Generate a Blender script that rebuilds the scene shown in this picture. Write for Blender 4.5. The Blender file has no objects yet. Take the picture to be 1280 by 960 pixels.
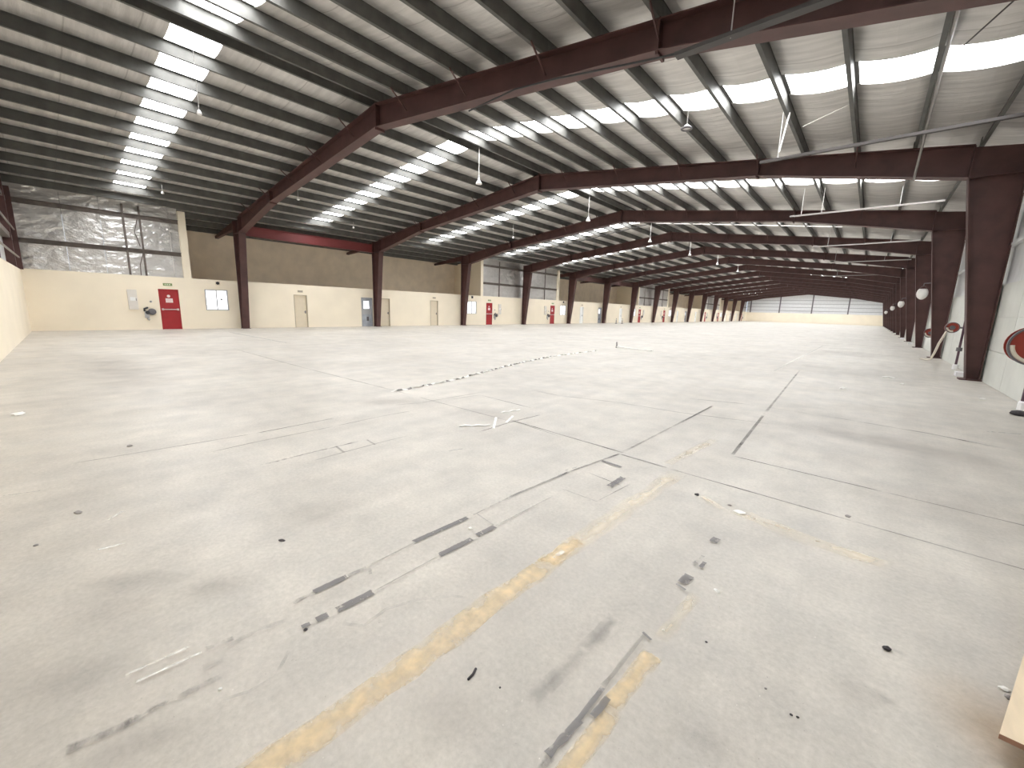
import bpy, bmesh, math, random
from math import radians, sin, cos, pi, sqrt, atan2
from mathutils import Vector, Matrix
random.seed(7)
S = bpy.context.scene
COL = S.collection

# ------------------------------------------------------------------ camera, world, exposure
F_PX, PITCH, ROLL, YAW, CAM_H = 511.24, 0.1814, 0.0285, 0.7105, 1.6
cd = bpy.data.cameras.new('camera'); cam = bpy.data.objects.new('camera', cd); COL.objects.link(cam)
cd.sensor_fit = 'HORIZONTAL'; cd.sensor_width = 36.0; cd.lens = F_PX / 1280 * 36.0
cd.clip_start = 0.05; cd.clip_end = 400
fw = Vector((-sin(YAW) * cos(PITCH), cos(YAW) * cos(PITCH), -sin(PITCH)))
rt = Vector((cos(YAW), sin(YAW), 0)); up = rt.cross(fw)
r2 = cos(ROLL) * rt + sin(ROLL) * up
u2 = cos(ROLL) * up - sin(ROLL) * rt
M = Matrix((r2, u2, -fw)).transposed().to_4x4(); M.translation = (0, 0, CAM_H)
cam.matrix_world = M
S.camera = cam
W = bpy.data.worlds.new('sky'); S.world = W; W.use_nodes = True
bgn = W.node_tree.nodes['Background']; bgn.inputs[0].default_value = (0.80, 0.88, 1.0, 1); bgn.inputs[1].default_value = 1.0
SKY = 17.6          # brightness of the daylight coming through the translucent roof sheets
S.view_settings.view_transform = 'Standard'; S.view_settings.look = 'None'
S.view_settings.exposure = 0.0; S.view_settings.gamma = 1.0
S.view_settings.use_curve_mapping = False
S.cycles.use_denoising = True
S.cycles.max_bounces = 10; S.cycles.diffuse_bounces = 7; S.cycles.glossy_bounces = 3
S.cycles.transparent_max_bounces = 16
S.cycles.sample_clamp_indirect = 8.0

# ------------------------------------------------------------------ hall dimensions (metres)
B = 8.775            # bay
Y0 = 8.23            # first frame in view
FR = [Y0 + i * B for i in range(15)]
YEND = Y0 + 15 * B   # far end wall
XR0, ZR = -13.17, 8.05   # ridge line, top of the rafters
SL = 0.125           # slope
XWL, XWR = -28.6, 2.52   # inner faces of the long walls
XTP = -32.4          # recessed wall
ROOF = 0.315          # roof sheet above the rafter
def zr(x): return ZR - SL * abs(x - XR0)

# ------------------------------------------------------------------ materials
def mat(name, col, rough=0.6, metal=0.0, spec=0.5, var=0.0, scale=4.0, bump=0.0, bscale=20.0, emit=None, estr=0.0, stretch=(1, 1, 1), col2=None):
    m = bpy.data.materials.new(name); m.use_nodes = True
    nt = m.node_tree; b = nt.nodes['Principled BSDF']
    b.inputs['Base Color'].default_value = (*col, 1); b.inputs['Roughness'].default_value = rough
    b.inputs['Metallic'].default_value = metal; b.inputs['Specular IOR Level'].default_value = spec
    tc = mp = None
    if var > 0 or bump > 0 or col2:
        tc = nt.nodes.new('ShaderNodeTexCoord'); mp = nt.nodes.new('ShaderNodeMapping')
        mp.inputs['Scale'].default_value = stretch
        nt.links.new(tc.outputs['Object'], mp.inputs['Vector'])
    if var > 0 or col2:
        n = nt.nodes.new('ShaderNodeTexNoise'); n.inputs['Scale'].default_value = scale; n.inputs['Detail'].default_value = 6
        nt.links.new(mp.outputs[0], n.inputs['Vector'])
        mx = nt.nodes.new('ShaderNodeMix'); mx.data_type = 'RGBA'
        mx.inputs['A'].default_value = (*[c * (1 - var) for c in col], 1)
        mx.inputs['B'].default_value = (*(col2 or [min(1, c * (1 + var)) for c in col]), 1)
        rp = nt.nodes.new('ShaderNodeValToRGB'); rp.color_ramp.elements[0].position = 0.32; rp.color_ramp.elements[1].position = 0.68
        nt.links.new(n.outputs['Fac'], rp.inputs[0]); nt.links.new(rp.outputs[0], mx.inputs['Factor'])
        nt.links.new(mx.outputs['Result'], b.inputs['Base Color'])
    if bump > 0:
        n2 = nt.nodes.new('ShaderNodeTexNoise'); n2.inputs['Scale'].default_value = bscale; n2.inputs['Detail'].default_value = 4
        nt.links.new(mp.outputs[0], n2.inputs['Vector'])
        bp = nt.nodes.new('ShaderNodeBump'); bp.inputs['Strength'].default_value = bump; bp.inputs['Distance'].default_value = 0.05 if name != 'silver_foil' else 0.11
        nt.links.new(n2.outputs['Fac'], bp.inputs['Height']); nt.links.new(bp.outputs[0], b.inputs['Normal'])
    if emit:
        b.inputs['Emission Color'].default_value = (*emit, 1); b.inputs['Emission Strength'].default_value = estr
    return m

def floor_mat():
    m = bpy.data.materials.new('worn_concrete'); m.use_nodes = True
    nt = m.node_tree; L = nt.links; b = nt.nodes['Principled BSDF']
    tc = nt.nodes.new('ShaderNodeTexCoord')
    def noise(sc, det, ro=0.55, st=(1, 1, 1)):
        mp = nt.nodes.new('ShaderNodeMapping'); mp.inputs['Scale'].default_value = st
        L.new(tc.outputs['Object'], mp.inputs[0])
        n = nt.nodes.new('ShaderNodeTexNoise'); n.inputs['Scale'].default_value = sc; n.inputs['Detail'].default_value = det
        n.inputs['Roughness'].default_value = ro; L.new(mp.outputs[0], n.inputs['Vector']); return n.outputs['Fac']
    def ramp(src, p0, p1, c0, c1):
        r = nt.nodes.new('ShaderNodeValToRGB'); r.color_ramp.elements[0].position = p0; r.color_ramp.elements[1].position = p1
        r.color_ramp.elements[0].color = (*c0, 1); r.color_ramp.elements[1].color = (*c1, 1); L.new(src, r.inputs[0]); return r.outputs[0]
    def mix(mode, fac, a, c):
        x = nt.nodes.new('ShaderNodeMix'); x.data_type = 'RGBA'; x.blend_type = mode
        if isinstance(fac, float): x.inputs['Factor'].default_value = fac
        else: L.new(fac, x.inputs['Factor'])
        L.new(a, x.inputs['A']); L.new(c, x.inputs['B']); return x.outputs['Result']
    base = ramp(noise(0.35, 5), 0.35, 0.66, (0.57, 0.54, 0.495), (0.665, 0.63, 0.575))
    mid = ramp(noise(2.3, 8, 0.62), 0.3, 0.7, (0.84, 0.845, 0.855), (1.07, 1.06, 1.05))
    streak = ramp(noise(1.1, 6, 0.6, (3.0, 0.35, 1)), 0.35, 0.7, (0.93, 0.925, 0.92), (1.03, 1.03, 1.03))
    fine = ramp(noise(38, 3, 0.7), 0.3, 0.72, (0.88, 0.88, 0.87), (1.07, 1.07, 1.07))
    c = mix('MULTIPLY', 1.0, mix('MULTIPLY', 1.0, mix('MULTIPLY', 1.0, base, mid), streak), fine)
    speck = ramp(noise(95, 1, 0.5), 0.765, 0.80, (0, 0, 0), (1, 1, 1))
    dk = nt.nodes.new('ShaderNodeRGB'); dk.outputs[0].default_value = (0.34, 0.31, 0.28, 1)
    c = mix('MIX', speck, c, dk.outputs[0])
    chip = ramp(noise(60, 2, 0.5, (1.3, 0.9, 1)), 0.76, 0.79, (0, 0, 0), (1, 1, 1))
    wh = nt.nodes.new('ShaderNodeRGB'); wh.outputs[0].default_value = (0.88, 0.86, 0.80, 1)
    c = mix('MIX', chip, c, wh.outputs[0])
    L.new(c, b.inputs['Base Color'])
    rr = ramp(noise(0.8, 5), 0.3, 0.7, (0.34, 0.34, 0.34), (0.55, 0.55, 0.55)); L.new(rr, b.inputs['Roughness'])
    b.inputs['Specular IOR Level'].default_value = 0.35
    bp = nt.nodes.new('ShaderNodeBump'); bp.inputs['Strength'].default_value = 0.12; bp.inputs['Distance'].default_value = 0.01
    L.new(noise(30, 5), bp.inputs['Height']); L.new(bp.outputs[0], b.inputs['Normal'])
    return m

def worn(name, col, cover=0.5, scale=9.0, soft=0.18, edge=0.25, op=1.0, stretch=(1, 1, 1), rough=0.6, detail=7, radial=False):
    """a thin worn film on the floor: noise eats holes in it and its edges fade out"""
    m = bpy.data.materials.new(name); m.use_nodes = True
    nt = m.node_tree; L = nt.links; b = nt.nodes['Principled BSDF']; out = nt.nodes['Material Output']
    b.inputs['Base Color'].default_value = (*col, 1); b.inputs['Roughness'].default_value = rough
    tc = nt.nodes.new('ShaderNodeTexCoord'); mp = nt.nodes.new('ShaderNodeMapping'); mp.inputs['Scale'].default_value = stretch
    geo = nt.nodes.new('ShaderNodeNewGeometry'); L.new(geo.outputs['Position'], mp.inputs[0])
    n = nt.nodes.new('ShaderNodeTexNoise'); n.inputs['Scale'].default_value = scale; n.inputs['Detail'].default_value = detail; n.inputs['Roughness'].default_value = 0.6
    L.new(mp.outputs[0], n.inputs['Vector'])
    sx = nt.nodes.new('ShaderNodeSeparateXYZ'); L.new(tc.outputs['Generated'], sx.inputs[0])
    def math_(op_, a, c=None):
        k = nt.nodes.new('ShaderNodeMath'); k.operation = op_
        for i, v in enumerate((a, c)):
            if v is None: continue
            if isinstance(v, (int, float)): k.inputs[i].default_value = v
            else: L.new(v, k.inputs[i])
        return k.outputs[0]
    def fade(o):    # 0 at the borders, 1 inside
        d = math_('SUBTRACT', 0.5, math_('ABSOLUTE', math_('SUBTRACT', o, 0.5)))
        k = math_('DIVIDE', d, max(edge, 1e-3)); k2 = math_('MINIMUM', k, 1.0); return k2
    e = math_('MINIMUM', fade(sx.outputs[0]), math_('MINIMUM', math_('MULTIPLY', fade(sx.outputs[1]), 3.0), 1.0))
    if radial:
        gx, gy = [math_('MULTIPLY', math_('SUBTRACT', sx.outputs[i], 0.5), 2.0) for i in (0, 1)]
        q = math_('SQRT', math_('ADD', math_('MULTIPLY', gx, gx), math_('MULTIPLY', gy, gy)))
        e = math_('MAXIMUM', math_('MINIMUM', math_('DIVIDE', math_('SUBTRACT', 1.0, q), max(edge, 1e-3)), 1.0), 0.0)
    v = math_('ADD', n.outputs['Fac'], math_('MULTIPLY', math_('SUBTRACT', e, 1.0), 0.35))
    r = nt.nodes.new('ShaderNodeMapRange'); r.inputs['From Min'].default_value = 0.5 + (0.5 - cover) * 0.5 - soft
    r.inputs['From Max'].default_value = 0.5 + (0.5 - cover) * 0.5 + soft; L.new(v, r.inputs[0])
    a = math_('MULTIPLY', r.outputs[0], op)
    if radial: a = math_('MULTIPLY', a, e)
    tr = nt.nodes.new('ShaderNodeBsdfTransparent'); mx = nt.nodes.new('ShaderNodeMixShader')
    L.new(a, mx.inputs[0]); L.new(tr.outputs[0], mx.inputs[1]); L.new(b.outputs[0], mx.inputs[2]); L.new(mx.outputs[0], out.inputs[0])
    return m

def roof_mat():
    """white-faced insulation blanket: faint ribs down the slope, taped seams across it"""
    m = mat('roof_insulation', (0.56, 0.54, 0.515), 0.42, 0.55, 0.4, var=0.14, scale=1.6, bump=0.35, bscale=2.2, stretch=(0.5, 3.5, 1))
    nt = m.node_tree; L = nt.links; b = nt.nodes['Principled BSDF']
    src = b.inputs['Base Color'].links[0].from_socket
    tc = nt.nodes.new('ShaderNodeTexCoord'); sx = nt.nodes.new('ShaderNodeSeparateXYZ'); L.new(tc.outputs['Object'], sx.inputs[0])
    md = nt.nodes.new('ShaderNodeMath'); md.operation = 'MODULO'; md.inputs[1].default_value = 1.25
    ad = nt.nodes.new('ShaderNodeMath'); ad.operation = 'ADD'; ad.inputs[1].default_value = 5.0
    L.new(sx.outputs[1], ad.inputs[0]); L.new(ad.outputs[0], md.inputs[0])
    lt = nt.nodes.new('ShaderNodeMath'); lt.operation = 'LESS_THAN'; lt.inputs[1].default_value = 0.03; L.new(md.outputs[0], lt.inputs[0])
    mx = nt.nodes.new('ShaderNodeMix'); mx.data_type = 'RGBA'; mx.inputs['B'].default_value = (0.30, 0.28, 0.26, 1)
    sc = nt.nodes.new('ShaderNodeMath'); sc.operation = 'MULTIPLY'; sc.inputs[1].default_value = 0.55; L.new(lt.outputs[0], sc.inputs[0])
    L.new(sc.outputs[0], mx.inputs['Factor']); L.new(src, mx.inputs['A']); L.new(mx.outputs['Result'], b.inputs['Base Color'])
    return m

MT = dict(
    floor=floor_mat(), roof=roof_mat(),
    red=mat('oxide_red_steel', (0.085, 0.037, 0.033), 0.55, var=0.22, scale=2.0),
    purlin=mat('dull_galvanised_steel', (0.098, 0.096, 0.088), 0.55, 0.2, var=0.2, scale=3),
    girt=mat('brown_grey_girt', (0.15, 0.125, 0.11), 0.6, var=0.2),
    cream=mat('cream_wall_paint', (0.90, 0.81, 0.655), 0.7, var=0.03, scale=0.8),
    shadecream=mat('shaded_cream_paint', (0.80, 0.70, 0.57), 0.8, var=0.07, scale=1.5),  # cream paint, darkened for the shade in the recess
    whitewall=mat('white_wall_paint', (0.72, 0.73, 0.69), 0.7, var=0.05, scale=1.4),
    foil=mat('silver_foil', (0.64, 0.62, 0.60), 0.34, 0.8, var=0.06, scale=2, bump=1.0, bscale=2.2, stretch=(1, 1.0, 1.7)),
    foilwhite=mat('white_faced_foil', (0.72, 0.73, 0.74), 0.5, 0.15, var=0.05, bump=0.3, bscale=3),
    skylight=mat('translucent_sheet', (0.9, 0.9, 0.9), 0.5, emit=(0.97, 0.985, 1.0), estr=SKY),
    reddoor=mat('fire_door_red', (0.36, 0.018, 0.022), 0.45, var=0.06),
    steelbar=mat('brushed_bar', (0.66, 0.55, 0.53), 0.35, 0.4),
    white=mat('white_plastic', (0.86, 0.86, 0.84), 0.5),
    notice=mat('notice_white', (0.86, 0.74, 0.73), 0.6),
    pink=mat('notice_pink', (0.78, 0.50, 0.50), 0.6),
    ink=mat('print_grey', (0.38, 0.33, 0.33), 0.7),
    green=mat('sign_green', (0.22, 0.30, 0.12), 0.5),
    greenlt=mat('sign_print', (0.62, 0.68, 0.50), 0.5),
    frame=mat('grey_window_frame', (0.42, 0.42, 0.44), 0.4, 0.4),
    pane=mat('daylit_pane', (0.9, 0.9, 0.9), 0.2, emit=(0.97, 0.98, 1.0), estr=1.6),
    paper=mat('paper_note', (0.30, 0.30, 0.30), 0.8),
    beigedoor=mat('beige_door', (0.74, 0.65, 0.50), 0.55, var=0.03),
    dooredge=mat('door_jamb_tan', (0.47, 0.40, 0.29), 0.6),
    greydoor=mat('grey_glazed_door', (0.50, 0.53, 0.58), 0.35, 0.3, var=0.15, scale=3),
    whitedoor=mat('white_door', (0.92, 0.92, 0.90), 0.5),
    panelgrey=mat('pale_grey_panel', (0.74, 0.70, 0.64), 0.5, var=0.04),
    black=mat('black_rubber', (0.03, 0.03, 0.035), 0.6),
    dgrey=mat('dark_grey_metal', (0.16, 0.15, 0.16), 0.5, 0.3),
    lgrey=mat('light_grey_metal', (0.55, 0.55, 0.56), 0.4, 0.5),
    strut=mat('red_strut_paint', (0.20, 0.045, 0.045), 0.4),
    reelred=mat('hose_reel_red', (0.33, 0.045, 0.03), 0.4, var=0.1),
    hose=mat('canvas_hose', (0.74, 0.68, 0.58), 0.7),
    riser=mat('riser_maroon', (0.10, 0.05, 0.075), 0.5),
    conduit=mat('conduit_grey', (0.26, 0.24, 0.225), 0.45, 0.3),
    rod=mat('pale_rod', (0.50, 0.48, 0.46), 0.4, 0.2),
    tray=mat('cable_tray', (0.055, 0.048, 0.045), 0.5, 0.2),
    globe=mat('lamp_globe', (0.88, 0.86, 0.84), 0.35),
    cable=mat('black_cable', (0.03, 0.028, 0.028), 0.6),
    joint=mat('joint_filler', (0.17, 0.15, 0.14), 0.9),
    yellow=worn('worn_yellow_paint', (0.88, 0.70, 0.44), 0.80, 9.0, 0.30, 0.42, 0.82, detail=6),
    yellow_faint=worn('faded_yellow_paint', (0.97, 0.85, 0.66), 0.66, 4.0, 0.32, 0.5, 0.5, detail=5),
    tape=worn('worn_black_tape', (0.20, 0.19, 0.195), 0.80, 22.0, 0.10, 0.12, 0.72),
    tape_faint=worn('tape_residue', (0.27, 0.25, 0.245), 0.48, 14.0, 0.14, 0.3, 0.6),
    line=worn('thin_dark_line', (0.16, 0.145, 0.14), 0.80, 2.0, 0.25, 0.2, 0.62),
    line_faint=worn('faint_line', (0.26, 0.24, 0.22), 0.66, 2.5, 0.25, 0.3, 0.55),
    scuff=worn('grey_scuff', (0.30, 0.285, 0.28), 0.58, 5.0, 0.26, 0.45, 0.42),
    stain=worn('soft_stain', (0.36, 0.335, 0.32), 0.62, 2.6, 0.3, 0.8, 0.20, radial=True, detail=5),
    band=worn('brown_band', (0.36, 0.325, 0.30), 0.70, 1.0, 0.3, 0.7, 0.26, radial=True, detail=4),
    pale=worn('pale_dust', (0.80, 0.79, 0.745), 0.85, 0.9, 0.3, 0.5, 0.38, radial=True, detail=3),
    chalk=worn('white_scrape', (0.93, 0.92, 0.88), 0.52, 12.0, 0.15, 0.3, 0.8),
    brownwash=worn('brown_wash', (0.50, 0.34, 0.18), 0.80, 2.2, 0.3, 0.75, 0.45, radial=True, detail=4),
    ply=mat('pale_plywood', (0.80, 0.66, 0.48), 0.6, var=0.08, scale=3, stretch=(6, 1, 1)),
    plyedge=mat('plywood_edge', (0.36, 0.20, 0.14), 0.7, var=0.15, scale=10),
    stone=mat('dark_stone', (0.05, 0.045, 0.05), 0.8, var=0.3, scale=30),
    scrap=mat('white_scrap', (0.90, 0.89, 0.86), 0.7),
    greyscrap=mat('grey_scrap', (0.30, 0.28, 0.27), 0.8),
    brightwhite=mat('bright_white', (0.93, 0.93, 0.95), 0.5),  # bright white of the pipe feet and the added blocks
)

# ------------------------------------------------------------------ mesh helpers
class MB:
    def __init__(s): s.v = []; s.f = []
    def box(s, x0, x1, y0, y1, z0, z1):
        return s.hexa([(x0, y0, z0), (x1, y0, z0), (x1, y1, z0), (x0, y1, z0), (x0, y0, z1), (x1, y0, z1), (x1, y1, z1), (x0, y1, z1)])
    def hexa(s, p):
        n = len(s.v); s.v += [tuple(q) for q in p]
        s.f += [tuple(n + i for i in q) for q in ((0, 3, 2, 1), (4, 5, 6, 7), (0, 1, 5, 4), (1, 2, 6, 5), (2, 3, 7, 6), (3, 0, 4, 7))]
        return s
    def prism(s, poly, y0, y1):           # polygon in x,z extruded along y
        n = len(s.v); k = len(poly)
        s.v += [(x, y0, z) for x, z in poly] + [(x, y1, z) for x, z in poly]
        s.f += [tuple(n + i for i in range(k)), tuple(n + k + i for i in reversed(range(k)))]
        s.f += [(n + (i + 1) % k, n + i, n + k + i, n + k + (i + 1) % k) for i in range(k)]
        return s
    def flat(s, poly, z0, z1):            # polygon in x,y extruded up
        n = len(s.v); k = len(poly)
        s.v += [(x, y, z0) for x, y in poly] + [(x, y, z1) for x, y in poly]
        s.f += [tuple(n + i for i in reversed(range(k))), tuple(n + k + i for i in range(k))]
        s.f += [(n + i, n + (i + 1) % k, n + k + (i + 1) % k, n + k + i) for i in range(k)]
        return s
    def tube(s, pts, r, k=8):
        pts = [Vector(p) for p in pts]; n0 = len(s.v)
        for i, p in enumerate(pts):
            t = (pts[min(i + 1, len(pts) - 1)] - pts[max(i - 1, 0)]).normalized()
            a = t.orthogonal().normalized() if i == 0 else (a - t * a.dot(t)).normalized()
            b = t.cross(a)
            rr = r[i] if isinstance(r, (list, tuple)) else r
            s.v += [tuple(p + (a * cos(2 * pi * j / k) + b * sin(2 * pi * j / k)) * rr) for j in range(k)]
        for i in range(len(pts) - 1):
            for j in range(k):
                q = n0 + i * k; s.f.append((q + j, q + (j + 1) % k, q + k + (j + 1) % k, q + k + j))
        s.f += [tuple(n0 + j for j in reversed(range(k))), tuple(n0 + (len(pts) - 1) * k + j for j in range(k))]
        return s
    def lathe(s, prof, c, axis='z', k=20, cap=True):  # prof: (radius, height) list
        n0 = len(s.v)
        for r, h in prof:
            for j in range(k):
                a, b = r * cos(2 * pi * j / k), r * sin(2 * pi * j / k)
                p = {'z': (a, b, h), 'y': (a, h, b), 'x': (h, a, b)}[axis]
                s.v.append((c[0] + p[0], c[1] + p[1], c[2] + p[2]))
        for i in range(len(prof) - 1):
            for j in range(k):
                q = n0 + i * k; s.f.append((q + j, q + (j + 1) % k, q + k + (j + 1) % k, q + k + j))
        if cap: s.f += [tuple(n0 + j for j in reversed(range(k))), tuple(n0 + (len(prof) - 1) * k + j for j in range(k))]
        return s
    def mesh(s, name, m, smooth=False):
        me = bpy.data.meshes.new(name); me.from_pydata(s.v, [], s.f); me.validate()
        bm = bmesh.new(); bm.from_mesh(me); bmesh.ops.recalc_face_normals(bm, faces=bm.faces); bm.to_mesh(me); bm.free()
        me.materials.append(m)
        if smooth:
            for p in me.polygons: p.use_smooth = True
        return me
    def build(s, name, m, parent=None, smooth=False):
        return link(name, s.mesh(name, m, smooth), parent)
def link(name, me, parent=None, loc=None):
    o = bpy.data.objects.new(name, me); COL.objects.link(o)
    if parent: o.parent = parent
    if loc: o.location = loc
    return o
def struct(o): o['kind'] = 'structure'; return o
def tag(o, label, cat, group=None):
    o['label'] = label; o['category'] = cat
    if group: o['group'] = group
    return o
def thing(name, label, cat, loc=(0, 0, 0), group=None):
    o = bpy.data.objects.new(name, None); COL.objects.link(o); o.location = loc; o.empty_display_size = 0.2
    return tag(o, label, cat, group)
def sroot(name, loc=(0, 0, 0)):
    o = bpy.data.objects.new(name, None); COL.objects.link(o); o.location = loc; o.empty_display_size = 0.2
    return struct(o)

# ------------------------------------------------------------------ floor and its markings
YN = -2.2
floor = struct(MB().box(-33.2, 3.2, YN, YEND + 1.0, -0.2, 0.0).build('floor', MT['floor']))
zc = [0.0006]
def ribbon(name, pts, w, m, jit=0.0, step=0.12):
    """thin film following a line on the floor; the object's own Y runs along it"""
    p0, p1 = Vector(pts[0]), Vector(pts[-1]); d = p1 - p0; ang = atan2(-d.x, d.y); L = d.length
    zc[0] += 0.00012
    R = Matrix.Rotation(-ang, 2)
    loc = [R @ (Vector(p) - p0) for p in pts]
    dense = []
    for a, b in zip(loc, loc[1:]):
        n = max(1, int((b - a).length / max(step, L / 160)))
        dense += [a.lerp(b, i / n) for i in range(n)]
    dense.append(loc[-1])
    mb = MB(); n = len(dense)
    for i, q in enumerate(dense):
        t = (dense[min(i + 1, n - 1)] - dense[max(i - 1, 0)]).normalized(); nn = Vector((t.y, -t.x))
        wl_ = w / 2 * (1 + random.uniform(-jit, jit)); wr_ = w / 2 * (1 + random.uniform(-jit, jit))
        mb.v += [(q.x - nn.x * wl_, q.y - nn.y * wl_, 0), (q.x + nn.x * wr_, q.y + nn.y * wr_, 0)]
    for i in range(n - 1): mb.f.append((2 * i, 2 * i + 1, 2 * i + 3, 2 * i + 2))
    o = mb.build(name, m, floor); o.location = (p0.x, p0.y, zc[0]); o.rotation_euler = (0, 0, ang)
    return o
def blot(name, c, rx, ry, rot, m):
    """soft-edged tint laid on the slab"""
    zc[0] += 0.00012
    me = bpy.data.meshes.new(name); me.from_pydata([(-rx, -ry, 0), (rx, -ry, 0), (rx, ry, 0), (-rx, ry, 0)], [], [(0, 1, 2, 3)]); me.materials.append(MT[m])
    o = link(name, me, floor, (c[0], c[1], zc[0])); o.rotation_euler = (0, 0, rot); return o

# soft stains and darker patches first (lowest)
blot('dark_patch', (-12.8, 1.15), 4.6, 1.0, 0.0, 'band')  # wide strip of floor a little darker than the rest
blot('dark_patch', (0.35, 7.2), 1.9, 0.55, -0.10, 'band')  # long darker strip towards the right wall
blot('dark_patch', (-5.95, 3.75), 0.95, 0.38, 0.95, 'band')
blot('dark_patch', (-4.3, 4.4), 1.0, 0.6, 0.4, 'stain')
blot('dark_patch', (-2.595, 0.485), 0.36, 0.17, 0.9, 'stain')
blot('dark_patch', (0.148, 2.145), 0.17, 0.15, 0.2, 'stain')
blot('dark_patch', (-1.065, 0.901), 0.30, 0.22, 0.5, 'stain')
blot('dark_patch', (-0.260, 1.487), 0.16, 0.10, 0.5, 'stain')
blot('dark_patch', (-2.764, 0.112), 0.5, 0.3, 0.5, 'stain')
blot('dark_patch', (-1.789, 0.077), 0.3, 0.12, 1.2, 'stain')
blot('dark_patch', (-2.346, -0.079), 0.4, 0.2, 0.8, 'stain')
blot('dark_patch', (-3.039, 1.279), 0.7, 0.4, 0.7, 'stain')
blot('dark_patch', (0.271, 2.193), 0.06, 0.05, 0.2, 'stain')
blot('dark_patch', (0.323, 2.579), 0.055, 0.028, -0.5, 'stain')
blot('dark_patch', (0.799, 4.992), 1.2, 0.8, 0.2, 'stain')
blot('dark_patch', (-2.996, 0.203), 0.5, 0.14, 0.9, 'stain')
blot('brown_patch', (0.68, 2.28), 0.36, 0.42, 0.2, 'brownwash')  # brown tint laid on the floor around the plywood corner
# yellow paint
ribbon('yellow_line', [(-1.375, 0.15), (-1.35, 2.05)], 0.155, MT['yellow'], 0.18)
ribbon('yellow_line', [(-1.35, 2.0), (-1.27, 4.15)], 0.17, MT['yellow_faint'], 0.2)
ribbon('yellow_line', [(-1.36, 1.95), (-1.345, 2.35)], 0.13, MT['yellow'], 0.25)
ribbon('yellow_line', [(-0.60, 0.85), (-0.575, 1.36)], 0.085, MT['yellow'], 0.15)
ribbon('yellow_line', [(-0.595, 1.34), (-0.565, 1.74)], 0.085, MT['yellow'], 0.2)
ribbon('yellow_line', [(-0.575, 1.85), (-0.545, 2.33)], 0.075, MT['yellow_faint'], 0.25)
ribbon('yellow_line', [(-0.95, 3.72), (-0.70, 3.58)], 0.12, MT['yellow_faint'], 0.25)
ribbon('yellow_line', [(-0.730, 3.668), (-0.175, 3.512), (0.366, 3.505)], 0.16, MT['yellow_faint'], 0.25)
ribbon('yellow_line', [(-1.443, 4.299), (-1.324, 5.600)], 0.12, MT['yellow_faint'], 0.2)
ribbon('yellow_line', [(-25.284, 6.523), (-17.090, 6.514)], 0.14, MT['chalk'], 0.2)
# joints sawn across the slab and thin tape lines
ribbon('joint_line', [(-16.255, 4.309), (-10.557, 4.268), (-6.524, 4.350), (-5.882, 4.333)], 0.035, MT['line_faint'], 0.2)
ribbon('joint_line', [(-5.9, 4.33), (-3.7, 4.33)], 0.02, MT['line_faint'], 0.2)
ribbon('joint_line', [(-3.75, 4.38), (-1.95, 4.27)], 0.028, MT['line'], 0.25)
ribbon('joint_line', [(-1.95, 4.20), (-1.40, 4.17)], 0.035, MT['line'], 0.2)
ribbon('joint_line', [(-1.40, 4.165), (0.10, 4.11)], 0.022, MT['line'], 0.25)
ribbon('joint_line', [(0.1, 4.11), (1.2, 4.08)], 0.02, MT['line_faint'], 0.25)
ribbon('joint_line', [(-1.0, 5.09), (0.30, 5.05)], 0.02, MT['line'], 0.2)
ribbon('joint_line', [(0.30, 5.05), (1.6, 5.0)], 0.02, MT['line_faint'], 0.2)
ribbon('joint_line', [(-1.0, 5.09), (-1.12, 7.6)], 0.04, MT['line'], 0.2)
ribbon('joint_line', [(-1.12, 7.6), (-1.45, 15.3)], 0.045, MT['line_faint'], 0.2)
ribbon('joint_line', [(-4.958, 6.385), (-4.264, 6.363), (-3.262, 6.672), (-2.162, 6.764), (-0.962, 7.070)], 0.03, MT['line_faint'], 0.2)
ribbon('joint_line', [(-2.514, 8.008), (-1.556, 8.368), (-0.374, 8.386), (0.842, 8.252), (1.680, 7.965)], 0.05, MT['line_faint'], 0.3)
ribbon('joint_line', [(-5.66, 0.07), (-5.53, 1.62)], 0.022, MT['line_faint'], 0.3)
ribbon('joint_line', [(-5.53, 1.62), (-5.56, 2.6)], 0.022, MT['line'], 0.25)
ribbon('joint_line', [(-5.690, 3.638), (-5.529, 4.071), (-5.477, 5.432)], 0.022, MT['line_faint'], 0.25)
ribbon('joint_line', [(-5.133, 1.051), (-5.173, 1.505), (-5.172, 2.452)], 0.02, MT['line_faint'], 0.25)
ribbon('joint_line', [(-5.172, 2.452), (-5.211, 3.128), (-5.172, 3.731)], 0.018, MT['line_faint'], 0.25)
ribbon('joint_line', [(-5.404, 4.575), (-5.320, 5.277), (-4.049, 5.189)], 0.02, MT['line'], 0.25)
ribbon('joint_line', [(-3.674, 3.653), (-3.699, 4.236), (-3.656, 4.933)], 0.02, MT['line'], 0.25)
ribbon('joint_line', [(-3.804, 4.372), (-2.815, 4.248)], 0.02, MT['line_faint'], 0.25)
ribbon('joint_line', [(-4.364, 1.251), (-4.397, 1.762), (-4.379, 2.406)], 0.04, MT['tape_faint'], 0.3)
ribbon('joint_line', [(-4.136, 1.692), (-4.177, 2.444), (-4.176, 2.886)], 0.02, MT['line_faint'], 0.3)
ribbon('joint_line', [(-4.414, 2.081), (-4.155, 2.043)], 0.03, MT['line_faint'], 0.3)
ribbon('joint_line', [(-4.386, 2.442), (-4.127, 2.414)], 0.03, MT['line_faint'], 0.3)
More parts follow.
